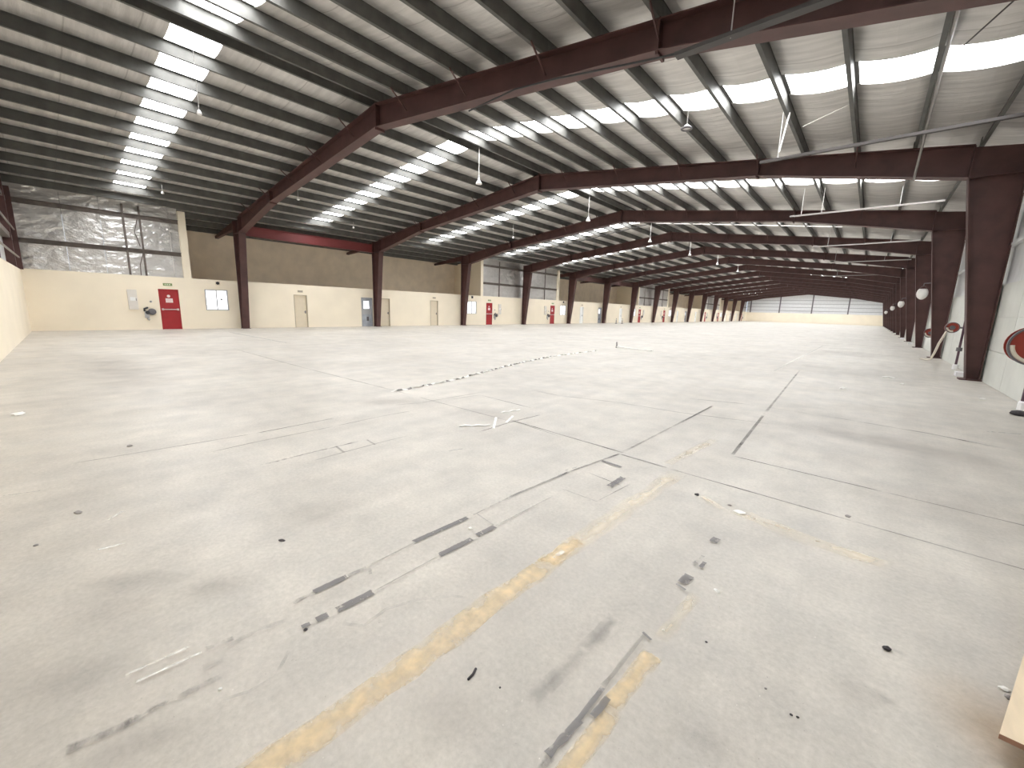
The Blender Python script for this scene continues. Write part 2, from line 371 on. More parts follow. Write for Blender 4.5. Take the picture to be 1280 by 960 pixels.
# black tape and what is left of it
def tape(a, b, w, m='tape', j=0.1): ribbon('tape_strip', [a, b], w, MT[m], j, 0.05)
tape((-2.15, 0.72), (-2.15, 0.86), 0.05, 'tape_faint', 0.3); tape((-2.15, 0.84), (-2.145, 1.04), 0.048)
tape((-2.145, 1.03), (-2.14, 1.17), 0.045, 'tape_faint', 0.3); tape((-2.12, 1.17), (-2.06, 1.14), 0.03, 'tape_faint')
tape((-2.145, 1.17), (-2.15, 1.55), 0.016, 'line_faint', 0.3); tape((-2.165, 1.52), (-2.14, 2.02), 0.045, 'tape', 0.12)
tape((-2.14, 2.02), (-2.14, 2.55), 0.02, 'tape_faint'); tape((-2.14, 2.5), (-2.08, 3.35), 0.028, 'line', 0.3)
tape((-2.08, 3.35), (-1.96, 4.2), 0.03, 'line', 0.3); tape((-1.96, 4.2), (-1.92, 7.7), 0.035, 'line_faint', 0.3)
tape((-1.93, 6.3), (-1.92, 7.7), 0.03, 'line', 0.3)
tape((-1.92, 0.86), (-1.91, 1.07), 0.052, 'tape', 0.15); tape((-1.93, 0.76), (-1.925, 0.82), 0.05); tape((-1.935, 0.69), (-1.93, 0.73), 0.03)
tape((-1.91, 1.07), (-1.91, 1.54), 0.012, 'line_faint', 0.3); tape((-1.915, 1.54), (-1.90, 1.83), 0.05); tape((-1.905, 1.88), (-1.90, 2.06), 0.05)
tape((-1.90, 2.06), (-1.88, 2.8), 0.016, 'line_faint'); tape((-2.14, 2.1), (-1.9, 2.06), 0.014, 'line_faint')
tape((-1.955, -0.12), (-1.92, 0.07), 0.06, 'tape_faint', 0.3); tape((-1.93, 0.03), (-1.91, 0.2), 0.05, 'tape_faint', 0.4); tape((-1.935, 0.06), (-1.92, 0.17), 0.03, 'tape_faint', 0.4); tape((-1.915, 0.18), (-1.90, 0.36), 0.05, 'tape_faint', 0.3)
tape((-2.13, 0.08), (-2.11, 0.33), 0.02, 'chalk', 0.3); tape((-2.12, 0.33), (-2.1, 0.45), 0.04, 'tape_faint', 0.4)
tape((-2.0, 0.3), (-1.99, 0.38), 0.05, 'scuff')
tape((-1.62, 3.3), (-1.62, 3.6), 0.06, 'tape', 0.2); tape((-2.0, 3.85), (-1.75, 3.83), 0.045, 'tape', 0.15)
tape((-1.93, 2.95), (-1.52, 2.95), 0.015, 'line_faint'); tape((-1.93, 3.45), (-1.55, 3.4), 0.015, 'line_faint'); tape((-1.55, 2.95), (-1.5, 3.5), 0.015, 'line_faint')
tape((-0.665, 0.75), (-0.655, 1.05), 0.035, 'tape_faint', 0.3); tape((-0.67, 1.03), (-0.65, 1.23), 0.03, 'tape', 0.35); tape((-0.655, 1.21), (-0.65, 1.42), 0.025, 'tape', 0.3)
tape((-0.62, 1.27), (-0.615, 1.39), 0.03, 'tape', 0.3); tape((-0.655, 1.42), (-0.64, 1.85), 0.02, 'line_faint', 0.4); tape((-0.655, 1.83), (-0.60, 1.81), 0.015, 'tape')
tape((-0.665, 2.33), (-0.60, 2.31), 0.018, 'tape'); tape((-0.64, 2.36), (-0.63, 2.47), 0.062); tape((-0.645, 2.58), (-0.64, 2.66), 0.05, 'tape_faint'); tape((-0.605, 2.60), (-0.60, 2.68), 0.03)
tape((-0.635, 2.68), (-0.63, 2.75), 0.04, 'tape_faint'); tape((-0.63, 2.97), (-0.62, 3.05), 0.06)
tape((-0.81, 1.52), (-0.80, 1.83), 0.085, 'scuff', 0.1); tape((-0.84, 1.15), (-0.815, 1.55), 0.085, 'scuff', 0.15)
ribbon('tyre_mark', [(-1.814, 0.828), (-1.712, 0.901), (-1.735, 1.039), (-1.678, 1.192), (-1.558, 1.347), (-1.437, 1.417)], 0.02, MT['scuff'], 0.2, 0.03)
ribbon('tyre_mark', [(-1.783, 0.282), (-1.732, 0.394), (-1.728, 0.499), (-1.830, 0.594)], 0.016, MT['scuff'], 0.2, 0.03)
ribbon('tyre_mark', [(-2.049, 0.391), (-2.074, 0.531), (-2.026, 0.661)], 0.03, MT['scuff'], 0.2, 0.03)
for a, b, w in (((-3.529, 0.078), (-3.505, 0.226), .03), ((-5.067, -0.354), (-4.988, -0.135), .02), ((-3.978, 0.172), (-4.083, 0.269), .04), ((-2.183, 0.299), (-2.201, 0.055), .02), ((1.490, 9.041), (1.909, 9.251), .05), ((-2.945, 13.496), (-1.838, 13.001), .03), ((-3.383, 2.864), (-3.317, 3.045), .03), ((-2.124, 3.310), (-2.083, 3.500), .02), ((-1.352, 2.021), (-1.346, 2.150), .05)):
    ribbon('scrape_mark', [a, b], w, MT['chalk'], 0.3)
for a, b, w in (((-1.976, 13.265), (-1.897, 30.147), .05),):
    ribbon('chalk_line', [a, b], w, MT['chalk'], 0.3)

# ------------------------------------------------------------------ roof: insulated sheeting, translucent strips, purlins
YS = -2.0
SKY_W = 1.08
def sky_y(i): yc = Y0 - B / 2 + i * B - 0.30; return yc - SKY_W / 2, yc + SKY_W / 2
PS = [0.27 + 1.32 * k for k in range(12)] + [16.15, 17.45, 18.75]     # distance of the purlins from the ridge
def roof_nodes(smax):
    xs = [0.0]
    pl = [p for p in PS if p < smax]
    ks = [0.0] + pl + [smax]
    out = []
    for a, b in zip(ks, ks[1:]):
        n = 6 if b - a > 0.8 else 1
        for j in range(n):
            t = j / n; out.append((a + (b - a) * t, 0.075 * 4 * t * (1 - t) if n > 1 else 0))
    out.append((smax, 0)); return out
mb = MB()
def sheet(sgn, smax, s0, s1, y0, y1):
    """a run of lined sheeting sagging a little between the purlins"""
    nd = [(s, g) for s, g in roof_nodes(smax) if s0 - 1e-6 <= s <= s1 + 1e-6]
    if nd[0][0] > s0 + 1e-4: nd.insert(0, (s0, 0))
    if nd[-1][0] < s1 - 1e-4: nd.append((s1, 0))
    lo = [(XR0 + sgn * s, ZR + ROOF - SL * s - g) for s, g in nd]
    hi = [(XR0 + sgn * s, ZR + ROOF + 0.06 - SL * s) for s, g in nd]
    n0 = len(mb.v); k = len(nd)
    for y in (y0, y1): mb.v += [(x, y, z) for x, z in lo] + [(x, y, z) for x, z in hi]
    A, Bq, C_, D = n0, n0 + k, n0 + 2 * k, n0 + 3 * k
    for i in range(k - 1):
        mb.f += [(A + i, A + i + 1, C_ + i + 1, C_ + i), (Bq + i, D + i, D + i + 1, Bq + i + 1), (A + i, Bq + i, Bq + i + 1, A + i + 1), (C_ + i, C_ + i + 1, D + i + 1, D + i)]
    mb.f += [(A, C_, D, Bq), (A + k - 1, Bq + k - 1, D + k - 1, C_ + k - 1)]
RL, RR = 19.55, 16.2
SK0, SKL, SKR = 0.34, 14.3, 14.9
for sgn, smax, ske in ((-1, RL, SKL), (1, RR, SKR)):
    y = YS
    for i in range(16):
        a, b = sky_y(i)
        sheet(sgn, smax, 0, smax, y, a); sheet(sgn, smax, 0, SK0, a, b); sheet(sgn, smax, ske, smax, a, b); y = b
    sheet(sgn, smax, 0, smax, y, YEND + 0.8)
ceiling = struct(mb.build('ceiling', MT['roof']))
# translucent sheets: one corrugated strip per slope and bay
def sky_mesh(sgn, s1):
    m_ = MB(); nx = 2; ny = 18
    for iy in range(ny):
        for sA, sB in ((SK0, s1),):
            ya = -SKY_W / 2 + SKY_W * iy / ny; yb = -SKY_W / 2 + SKY_W * (iy + 1) / ny
            za = 0.006 * (iy % 2); zb = 0.006 * ((iy + 1) % 2)
            lo = [(sgn * sA, ya, -SL * sA + za), (sgn * sB, ya, -SL * sB + za), (sgn * sB, yb, -SL * sB + zb), (sgn * sA, yb, -SL * sA + zb)]
            m_.hexa(lo + [(x, y, z + 0.003) for x, y, z in lo])
    return m_.mesh('skylight', MT['skylight'])
skl, skr = sky_mesh(-1, SKL), sky_mesh(1, SKR)
for i in range(16):
    yc = sum(sky_y(i)) / 2
    for me in (skl, skr): link('skylight', me, ceiling, (XR0, yc, ZR + ROOF + 0.01))
# purlins: Z sections, one length per bay
def purlin_mesh(L_):
    D_ = 0.30; f_ = 0.08; t = 0.006
    poly = [(-f_, -D_), (0, -D_), (0.0, -t), (f_, -t), (f_, 0), (-t, 0), (-t, -D_ + t), (-f_, -D_ + t)]
    m_ = MB(); n = len(poly)
    return m_.prism(poly, 0, L_).mesh('purlin', MT['purlin'])
pm = purlin_mesh(B); pm0 = purlin_mesh(Y0 - YS)
def px_(s, sgn): return XR0 + sgn * s, ZR + ROOF - SL * s
runs = [(s, -1) for s in PS] + [(s, 1) for s in PS if s < 15.4]
n_p = 0; far = MB()
for b_ in range(16):
    for s, g in runs:
        x, z = px_(s, g)
        y = YS if b_ == 0 else Y0 + (b_ - 1) * B
        if b_ < 11: link('purlin', pm0 if b_ == 0 else pm, ceiling, (x, y, z))
        else: far.box(x - 0.035, x + 0.035, y, y + B, z - 0.21, z)
fo = far.build('distant_purlins', MT['purlin'], ceiling); fo['kind'] = 'stuff'

# ------------------------------------------------------------------ walls
def wall_holes(mb_, x0, x1, ya, yb, z0, z1, holes):
    """a wall slab along y with rectangular openings"""
    ys = sorted({ya, yb, *[h[0] for h in holes], *[h[1] for h in holes]}); zs = sorted({z0, z1, *[h[2] for h in holes], *[h[3] for h in holes]})
    for a, b in zip(ys, ys[1:]):
        run = None
        for c, d in zip(zs, zs[1:]):
            if any(h[0] <= a + 1e-6 and b - 1e-6 <= h[1] and h[2] <= c + 1e-6 and d - 1e-6 <= h[3] for h in holes):
                if run: mb_.box(x0, x1, a, b, *run); run = None
            else: run = (run[0], d) if run else (c, d)
        if run: mb_.box(x0, x1, a, b, *run)
ZC = 2.76
PIL = [5.76, 28.42, 41.2, 63.7, 76.6, 98.85, 111.1, 133.95]
WIN = [(6.44, 7.54), (26.50, 27.70), (41.75, 42.95), (61.7, 62.9), (77.3, 78.5), (96.7, 97.9), (112.0, 113.2), (131.8, 133.0)]
WZ = (1.05, 2.20)
EXITS = [(4.42, 1), (29.05, -1), (39.75, 1), (64.05, -1), (74.6, 1), (99.1, -1), (109.7, 1), (134.2, -1)]   # near jamb, side away from the hall's solid bays
DW = 0.84
SOLID = [17.0, 52.1, 87.2, 122.3]
PLAIN = []
for c in SOLID:
    PLAIN += [(c - 5.80, 'door'), (c - 1.08, 'grey'), (c + 0.42, 'leaf'), (c + 5.25, 'door')]
holes = [(a, b, *WZ) for a, b in WIN] + [(y, y + DW, 0, 2.12) for y, s in EXITS] + [(y, y + (DW if k == 'door' else 0.9), 0, 2.12) for y, k in PLAIN]
mb = MB()
wall_holes(mb, XWL - 0.2, XWL, -0.4, YEND, 0, ZC, holes)
for p in PIL:     # return walls closing the recessed bays
    mb.box(XTP, XWL + 0.004, p - 0.16, p + 0.16, ZC, zr(XTP) + 0.1)
    x0 = XTP; 
    mb.prism([(XTP, zr(XTP) + 0.1), (XWL + 0.004, zr(XTP) + 0.1), (XWL + 0.004, zr(XWL) + 0.1)], p - 0.16, p + 0.16)
wall_left = struct(mb.build('wall_left', MT['cream']))
# recessed wall above the side rooms, and the slab it stands on
SEG = [(5.92, 28.26), (41.36, 63.54), (76.76, 98.69), (111.26, 133.79)]
CLAD = [(-0.45, 5.60), (28.58, 41.04), (63.86, 76.44), (99.01, 110.94), (134.11, YEND)]
mb = MB()
for a, b in SEG: mb.box(XTP - 0.2, XTP, a - 0.3, b + 0.3, ZC - 0.2, zr(XTP) + ROOF - 0.02)
struct(mb.build('wall_upper', MT['shadecream']))
mb = MB()
for a, b in SEG: mb.box(XTP, XWL - 0.2, a - 0.3, b + 0.3, ZC - 0.2, ZC - 0.02)
struct(mb.build('trim_1', MT['cream']))
# rooms behind the doors stay closed: a back wall
struct(MB().box(XWL - 0.5, XWL - 0.45, -0.4, YEND, 0, ZC - 0.25).build('wall_rooms', MT['dgrey']))
# foil lined cladding: sheets, girts, posts
upper = sroot('wall_cladding')
foil_cache = {}
def clad_sheet(x, y0, y1, z0, z1, m='foil', par=None):
    MB().box(x - 0.02, x, y0, y1, z0, z1).build('foil_sheet', MT[m], par)
for ci, (a, b) in enumerate(CLAD):
    xs_ = XWL - 0.16
    cuts = [a, 1.35, 2.62, 3.42, 4.08, 5.22, b] if ci == 0 else [a + (b - a) * k / 8 for k in range(9)]
    for y0, y1 in zip(cuts, cuts[1:]):
        j = random.uniform(0, 0.012)
        for z0, z1 in ((ZC, 3.97), (3.97, 5.65), (5.65, zr(XWL) + ROOF - 0.03)):
            clad_sheet(xs_ + j, y0 + 0.006, y1 - 0.006, z0, z1, 'foil', upper)
    for z0, z1 in ((3.88, 4.08), (5.54, 5.74)):
        g = MB(); g.box(xs_ + 0.015, xs_ + 0.03, a, b, z0, z1); g.box(xs_ + 0.03, xs_ + 0.15, a, b, z1 - 0.02, z1); g.box(xs_ + 0.03, xs_ + 0.05, a, b, z0, z0 + 0.015)
        g.build('girt', MT['girt'], upper)
    posts = [3.44, 4.06] if ci == 0 else [a + 0.32 * (b - a) * .5 + .4, b - 0.32 * (b - a) * .5 - .4]
    for p in posts:
        MB().box(xs_ + 0.01, xs_ + 0.08, p - 0.04, p + 0.04, ZC, zr(XWL) + 0.05).build('post', MT['girt'], upper)
    if ci == 0:
        MB().tube([(xs_ + 0.1, 3.98, 5.6), (xs_ + 0.1, 3.80, 4.9), (xs_ + 0.1, 3.95, 4.2)], 0.02, 6).build('brace_cable', MT['girt'], upper)
        MB().tube([(xs_ + 0.1, 4.02, 3.85), (xs_ + 0.1, 3.86, 3.3), (xs_ + 0.1, 3.84, ZC)], 0.02, 6).build('brace_cable', MT['girt'], upper)
# near end wall, square to the hall but for two degrees, close behind the camera's left shoulder
KN = -0.039
def yn(x): return -0.17 + KN * (x + 28.6)
def nhex(mb_, xa, xb, d0, d1, z0, z1):
    p = lambda x, d, z: (x, yn(x) + d, z)
    mb_.hexa([p(xa, d0, z0), p(xb, d0, z0), p(xb, d1, z0), p(xa, d1, z0), p(xa, d0, z1), p(xb, d0, z1), p(xb, d1, z1), p(xa, d1, z1)])
mb = MB(); nhex(mb, XWL - 0.2, XWR + 0.2, -0.25, 0, 0, ZC - 0.05)
wn = struct(mb.build('wall_near', MT['cream']))
mb = MB()
for xa, xb in ((XWL - 0.2, XR0), (XR0, XWR + 0.2)):
    p = lambda x, d, z: (x, yn(x) + d, z)
    mb.hexa([p(xa, -0.3, ZC - .05), p(xb, -0.3, ZC - .05), p(xb, -0.27, ZC - .05), p(xa, -0.27, ZC - .05), p(xa, -0.3, zr(xa) + ROOF), p(xb, -0.3, zr(xb) + ROOF), p(xb, -0.27, zr(xb) + ROOF), p(xa, -0.27, zr(xa) + ROOF)])
mb.build('foil_lining', MT['foilwhite'], wn)
for z in (4.0, 5.6):
    mb = MB(); nhex(mb, XWL, XWR, -0.27, -0.05, z - 0.1, z + 0.1); mb.build('girt', MT['girt'], wn)
for x in (-27.2, -21.0, XR0, -5.4):
    mb = MB(); nhex(mb, x - 0.13, x + 0.13, -0.27, -0.02, ZC - .05, zr(x)); mb.build('post', MT['red'], wn)
mb = MB()
for za in (4.35, 3.2):
    mb.tube([(x, yn(x) + 0.03, za) for x in (-28.3, -20, -10, 0)], 0.035, 6)
mb.build('conduit', MT['conduit'], wn)
# corner column of the near gable
MB().box(-28.55, -28.2, -0.40, -0.08, ZC - 0.05, 6.1).build('corner_post', MT['red'], wn)
# right wall
mb = MB(); mb.box(XWR + 0.02, XWR + 0.25, -2.0, YEND, 0, 2.6)
wr = struct(mb.build('wall_right', MT['whitewall']))
pan = {}
for k in range(16):
    for c in range(3):
        key = (0.866,)
        if key not in pan: pan[key] = MB().box(0, 0.03, 0.006, 2.194 - 0.006, 0.004, 0.862).mesh('wall_block', MT['whitewall'])
        link('wall_block', pan[key], wr, (XWR - 0.008 + random.uniform(0, .004), 6.0 + k * 2.194, 0.002 + c * 0.866))
for y in [-2.0 + 2.2 * k for k in range(65)]:
    y1 = min(y + 2.19, YEND)
    MB().box(XWR + 0.05, XWR + 0.07, y, y1, 2.6, 6.35).build('foil_sheet', MT['foilwhite'], wr)
for z in (3.62, 4.9): MB().box(XWR - 0.06, XWR + 0.05, -2, YEND, z - 0.03, z + 0.03).build('girt', MT['foilwhite'], wr)
# far end wall
mb = MB(); mb.box(XWL - 0.2, XWR + 0.2, YEND, YEND + 0.25, 0, 2.62)
wf = struct(mb.build('wall_far', MT['cream']))
xs_ = [XWL, -24.4, -20.2, -16.5, XR0, -9.0, -4.9, -1.2, XWR]
for xa, xb in zip(xs_, xs_[1:]):
    lo = 2.62
    MB().hexa([(xa, YEND + .1, lo), (xb, YEND + .1, lo), (xb, YEND + .13, lo), (xa, YEND + .13, lo), (xa, YEND + .1, zr(xa) + ROOF), (xb, YEND + .1, zr(xb) + ROOF), (xb, YEND + .13, zr(xb) + ROOF), (xa, YEND + .13, zr(xa) + ROOF)]).build('foil_sheet', MT['foilwhite'], wf)
for z in (3.3, 4.25, 5.2, 6.15):
    MB().box(XWL, XWR, YEND - 0.02, YEND + 0.1, z - 0.07, z + 0.07).build('girt', MT['frame'], wf)
for x in (-27.6, -20.3, -12.75, -4.95):
    MB().box(x - 0.14, x + 0.14, YEND - 0.12, YEND + 0.1, 2.62, zr(x)).build('post', MT['dgrey'], wf)

# ------------------------------------------------------------------ windows and doors of the left wall
mwin = {}
for i, (a, b) in enumerate(WIN):
    r = sroot('window_%d' % (i + 1), (XWL, (a + b) / 2, WZ[0]))
    w = b - a; h = WZ[1] - WZ[0]
    f = MB(); t = 0.05
    f.box(-0.12, 0.02, -w/2, w/2, 0, t); f.box(-0.12, 0.02, -w/2, w/2, h - t, h); f.box(-0.12, 0.02, -w/2, -w/2 + t, t, h - t); f.box(-0.12, 0.02, w/2 - t, w/2, t, h - t)
    f.box(-0.10, 0.015, -0.022, 0.022, t, h - t)
    f.build('window_frame', MT['frame'], r)
    for s in (-1, 1):
        y0, y1 = (-w/2 + t, -0.022) if s < 0 else (0.022, w/2 - t)
        MB().box(-0.075, -0.065, y0, y1, t, h - t).build('pane', MT['pane'], r)
    if i == 0:
        MB().box(-0.064, -0.060, -0.38, -0.16, 0.63, 0.675).build('note', MT['paper'], r)
        MB().lathe([(0.05, -0.064), (0.06, -0.055), (0.03, -0.05)], (0, 0.24, 0.62), 'x', 12).build('note', MT['paper'], r)
    if i == 1: MB().box(-0.064, -0.060, 0.22, 0.34, 0.62, 0.80).build('note', MT['paper'], r)
dn = [0]
def door(y, w, kind, side=1):
    dn[0] += 1
    r = sroot('door_%d' % dn[0], (XWL, y + w / 2, 0)); h = 2.12; t = 0.04
    jm = {'exit': 'reddoor', 'door': 'dooredge', 'leaf': 'dooredge', 'grey': 'frame', 'white': 'whitedoor'}[kind]
    f = MB(); f.box(-0.2, 0.015, -w/2, -w/2 + t, 0, h); f.box(-0.2, 0.015, w/2 - t, w/2, 0, h); f.box(-0.2, 0.015, -w/2 + t, w/2 - t, h - t, h)
    f.build('door_frame', MT[jm], r)
    lm_ = {'exit': 'reddoor', 'door': 'beigedoor', 'leaf': 'beigedoor', 'grey': 'greydoor', 'white': 'whitedoor'}[kind]
    xf = -0.02 if kind == 'exit' else -0.09
    if kind == 'grey':
        g = MB(); wall = [(-w/2 + t, w/2 - t, 0.01, h - t)]
        a, b = -0.22, 0.22
        g.box(xf - 0.04, xf, -w/2 + t, a, 0.01, h - t); g.box(xf - 0.04, xf, b, w/2 - t, 0.01, h - t); g.box(xf - 0.04, xf, a, b, 0.01, 1.32); g.box(xf - 0.04, xf, a, b, 1.86, h - t)
        g.build('door_leaf', MT[lm_], r)
        MB().box(xf - 0.03, xf - 0.02, a, b, 1.32, 1.86).build('pane', MT['pane'], r)
        MB().box(xf, xf + 0.02, 0.0, 0.16, 0.42, 0.72).build('kick_vent', MT['dgrey'], r)
        MB().box(xf, xf + 0.01, -w/2 + t + .02, w/2 - t - .02, 0.9, 1.25).build('lock_panel', MT['lgrey'], r)
    else:
        MB().box(xf - 0.04, xf, -w/2 + t, w/2 - t, 0.01, h - t).build('door_leaf', MT[lm_], r)
        if kind in ('door', 'leaf', 'white'):
            hd = MB(); hd.box(xf, xf + 0.05, w/2 - t - .09, w/2 - t - .06, 1.0, 1.03); hd.box(xf + 0.035, xf + 0.05, w/2 - t - .19, w/2 - t - .06, 1.0, 1.03); hd.box(xf, xf + 0.01, w/2 - t - .11, w/2 - t - .04, 0.92, 1.1)
            hd.build('door_handle', MT['dgrey'], r)
    if kind == 'exit':
        b = MB(); b.tube([(xf + 0.08, -w/2 + .06, 1.06), (xf + 0.08, w/2 - .06, 1.06)], 0.026, 8)
        for s in (-1, 1): b.box(xf, xf + 0.10, s * (w/2 - .10) - .04, s * (w/2 - .10) + .04, 1.01, 1.11)
        b.build('push_bar', MT['steelbar'], r)
        MB().box(xf, xf + 0.006, -0.15, 0.15, 1.42, 1.64).build('door_notice', MT['notice'], r)
        for k in range(4): MB().box(xf + 0.006, xf + 0.008, -0.12, 0.12 - 0.03 * (k % 2), 1.45 + .045 * k, 1.468 + .045 * k).build('notice_line', MT['pink'], r)
        MB().lathe([(0.07, xf), (0.07, xf + 0.005)], (0, -0.01, 1.76), 'x', 16).build('door_sticker', MT['notice'], r)
for y, s in EXITS: door(y, DW, 'exit', s)
for y, k in PLAIN:
    c = min(SOLID, key=lambda q: abs(q - y))
    door(y, DW if k == 'door' else 0.9, 'white' if (k == 'door' and c > 50) else k)

SIDES = {1: 'left', -1: 'right'}
def ordn(i): return ['nearest', 'second', 'third', 'fourth', 'fifth', 'sixth', 'seventh', 'farthest'][i]
for i, (y, s) in enumerate(EXITS):
    near = i == 0
    who = 'the leftmost red exit door' if near else 'the %s red exit door from the left' % ordn(i) if i < 7 else 'the red exit door nearest the far wall'
    # exit sign above the door
    t = thing('exit_sign', 'small green exit sign above ' + who, 'sign', (XWL, y + DW / 2 + (0.0), 2.30), 'exit signs above the red doors')
    MB().box(0, 0.035, -0.19, 0.19, 0, 0.13).build('sign_box', MT['green'], t)
    for k in range(3): MB().box(0.035, 0.038, -0.13 + .09 * k, -0.07 + .09 * k, 0.035, 0.095).build('sign_print', MT['greenlt'], t)
    # valve and hose set on the wall next to the door
    d = -1 if s > 0 else 1
    yh = (y if s > 0 else y + DW) + d * 0.46
    t = thing('hose_valve', 'fire valve with coiled hose beside ' + who, 'valve', (XWL, yh, 0.56), 'fire valves beside the red doors')
    m_ = MB()
    for k in range(3): m_.lathe([(0.14, 0.02 + .05 * k), (0.165, 0.045 + .05 * k), (0.14, 0.07 + .05 * k), (0.06, 0.07 + .05 * k)], (0, 0.10, 0.37), 'x', 18)
    m_.build('coiled_hose', MT['dgrey'], t, True)
    MB().box(0, 0.10, -0.20, -0.02, 0.05, 0.42).build('valve_body', MT['lgrey'], t)
    MB().tube([(0.08, -0.19, 0.40), (0.14, -0.20, 0.52), (0.08, -0.05, 0.58)], 0.045, 8).build('valve_elbow', MT['black'], t, True)
    MB().lathe([(0.015, 0.0), (0.015, 0.12), (0.09, 0.12), (0.09, 0.15), (0.03, 0.15)], (0.10, -0.10, 0.33), 'x', 14).build('hand_wheel', MT['black'], t)
    MB().tube([(0.05, -0.10, 0.06), (0.06, -0.08, -0.02), (0.06, -0.03, -0.06)], 0.04, 8).build('nozzle', MT['lgrey'], t, True)
    # grey panel
    yp = (y if s > 0 else y + DW) + d * 1.05
    t = thing('electrical_panel', 'tall pale grey panel near ' + who, 'panel', (XWL, yp, 1.03), 'grey panels near the red doors')
    MB().box(0, 0.09, -0.18, 0.18, 0, 1.0).build('panel_box', MT['panelgrey'], t)
    MB().box(0.09, 0.105, -0.165, 0.165, 0.02, 0.98).build('panel_door', MT['panelgrey'], t)
    MB().box(0.105, 0.112, -0.10, 0.10, 0.45, 0.62).build('panel_label', MT['white'], t)
    MB().box(0.105, 0.125, 0.12, 0.14, 0.44, 0.56).build('panel_latch', MT['dgrey'], t)
    if i < 4:
        t = thing('call_point', 'small round call point beside ' + who, 'alarm', (XWL, (y if s > 0 else y + DW) + d * 0.35, 1.45), 'call points beside the red doors')
        MB().lathe([(0.055, 0), (0.055, 0.03), (0.04, 0.05)], (0, 0, 0), 'x', 14).build('call_body', MT['lgrey'], t)
        MB().lathe([(0.028, 0.05), (0.024, 0.06)], (0, 0, 0), 'x', 12).build('call_button', MT['black'], t)
for i, (a, b) in enumerate(WIN[:4]):
    t = thing('alarm_sounder', 'black round sounder above the %s two pane window' % ('nearest' if i == 0 else ordn(i) + ' nearest'), 'alarm', (XWL, a + 0.66, 2.58), 'alarm sounders above the windows')
    MB().lathe([(0.085, 0), (0.085, 0.03), (0.06, 0.08), (0.035, 0.09)], (0, 0, 0), 'x', 14).build('sounder_body', MT['black'], t)
    MB().box(0, 0.02, -0.11, 0.11, -0.11, 0.11).build('sounder_plate', MT['dgrey' if i else 'beigedoor'], t)
MB_s = [(c + o, k) for c in SOLID[:2] for o, k in ((-5.37, 0), (5.67, 1))]
nm = ['above the first closed beige door, left of the second column', 'above the beige door between the second and third columns', 'above the white door between fifth and sixth columns', 'above the white door between sixth and seventh columns']
for (y, k), n in zip(MB_s, nm):
    t = thing('door_sign', 'tan name plate ' + n, 'sign', (XWL, y, 2.28), 'name plates above the plain doors')
    MB().box(0, 0.02, -0.16, 0.16, 0, 0.13).build('plate', MT['dooredge'], t)
    MB().box(0.02, 0.023, -0.11, 0.11, 0.045, 0.085).build('plate_print', MT['ink'], t)
# ------------------------------------------------------------------ steel portal frames
BF = 0.36; TF = 0.022
def sect_strip(mb_, pts, w, t):
    """flange plate along a polyline in x,z: width along y"""
    for (x0, z0), (x1, z1) in zip(pts, pts[1:]):
        d = Vector((x1 - x0, z1 - z0)).normalized(); n = Vector((-d.y, d.x)) * t
        mb_.hexa([(x0, -w/2, z0), (x1, -w/2, z1), (x1, w/2, z1), (x0, w/2, z0), (x0 + n.x, -w/2, z0 + n.y), (x1 + n.x, -w/2, z1 + n.y), (x1 + n.x, w/2, z1 + n.y), (x0 + n.x, w/2, z0 + n.y)])
def col_mesh(sgn, xo):
    """tapered column: outer flange upright, inner flange leaning into the hall. sgn +1 = hall lies towards +x"""
    zt = zr(xo) - 0.02; zk = 5.40; d0, d1 = (0.28, 0.95) if sgn > 0 else (0.24, 1.02)
    xi0, xi1 = xo + sgn * d0, xo + sgn * d1
    m_ = MB()
    poly = [(xo, 0.03), (xi0, 0.03), (xi1, zk), (xi1, zr(xi1) - 0.03), (xo, zt)]
    m_.prism(poly, -0.008, 0.008)
    m_.hexa([(xo - .011, -BF/2, .03), (xo + .011, -BF/2, .03), (xo + .011, BF/2, .03), (xo - .011, BF/2, .03), (xo - .011, -BF/2, zt), (xo + .011, -BF/2, zt), (xo + .011, BF/2, zt), (xo - .011, BF/2, zt)])
    m_.hexa([(xi0 - .012, -BF/2, .03), (xi0 + .012, -BF/2, .03), (xi0 + .012, BF/2, .03), (xi0 - .012, BF/2, .03), (xi1 - .012, -BF/2, zk), (xi1 + .012, -BF/2, zk), (xi1 + .012, BF/2, zk), (xi1 - .012, BF/2, zk)])
    m_.box(xi1 - .012, xi1 + .012, -BF/2, BF/2, zk, zr(xi1) - 0.03)
    m_.box(min(xo, xi1), max(xo, xi1), -BF/2, BF/2, zk - .012, zk + .012)
    return m_.mesh('column', MT['red']), xi1
def raf_mesh(sgn, xe):
    """tapered rafter from the apex to the knee at xe"""
    L_ = abs(xe - XR0)
    prof = [(0, 0.70), (9.5, 0.52), (L_, zr(xe) - 5.40)]
    top = [(XR0 + sgn * s, zr(XR0 + sgn * s)) for s, d in prof]; bot = [(XR0 + sgn * s, zr(XR0 + sgn * s) - d) for s, d in prof]
    m_ = MB()
    for i in range(2):
        q = [top[i], top[i + 1], bot[i + 1], bot[i]]; m_.prism(q, -0.008, 0.008)
    sect_strip(m_, top, BF, -TF if sgn > 0 else TF)
    sect_strip(m_, bot, BF, TF if sgn > 0 else -TF)
    return m_.mesh('rafter', MT['red']), prof
XOL, XOR = -28.45, 2.46
cl, xil = col_mesh(1, XOL); cr, xir = col_mesh(-1, XOR)
rl, profl = raf_mesh(-1, xil); rr_, profr = raf_mesh(1, xir)
def splice(s, sgn, d, wdt=0.05):
    x = XR0 + sgn * s; return MB().box(x - wdt / 2, x + wdt / 2, -0.16, 0.16, zr(x) - d - 0.06, zr(x) + 0.03).mesh('splice_plate', MT['red'])
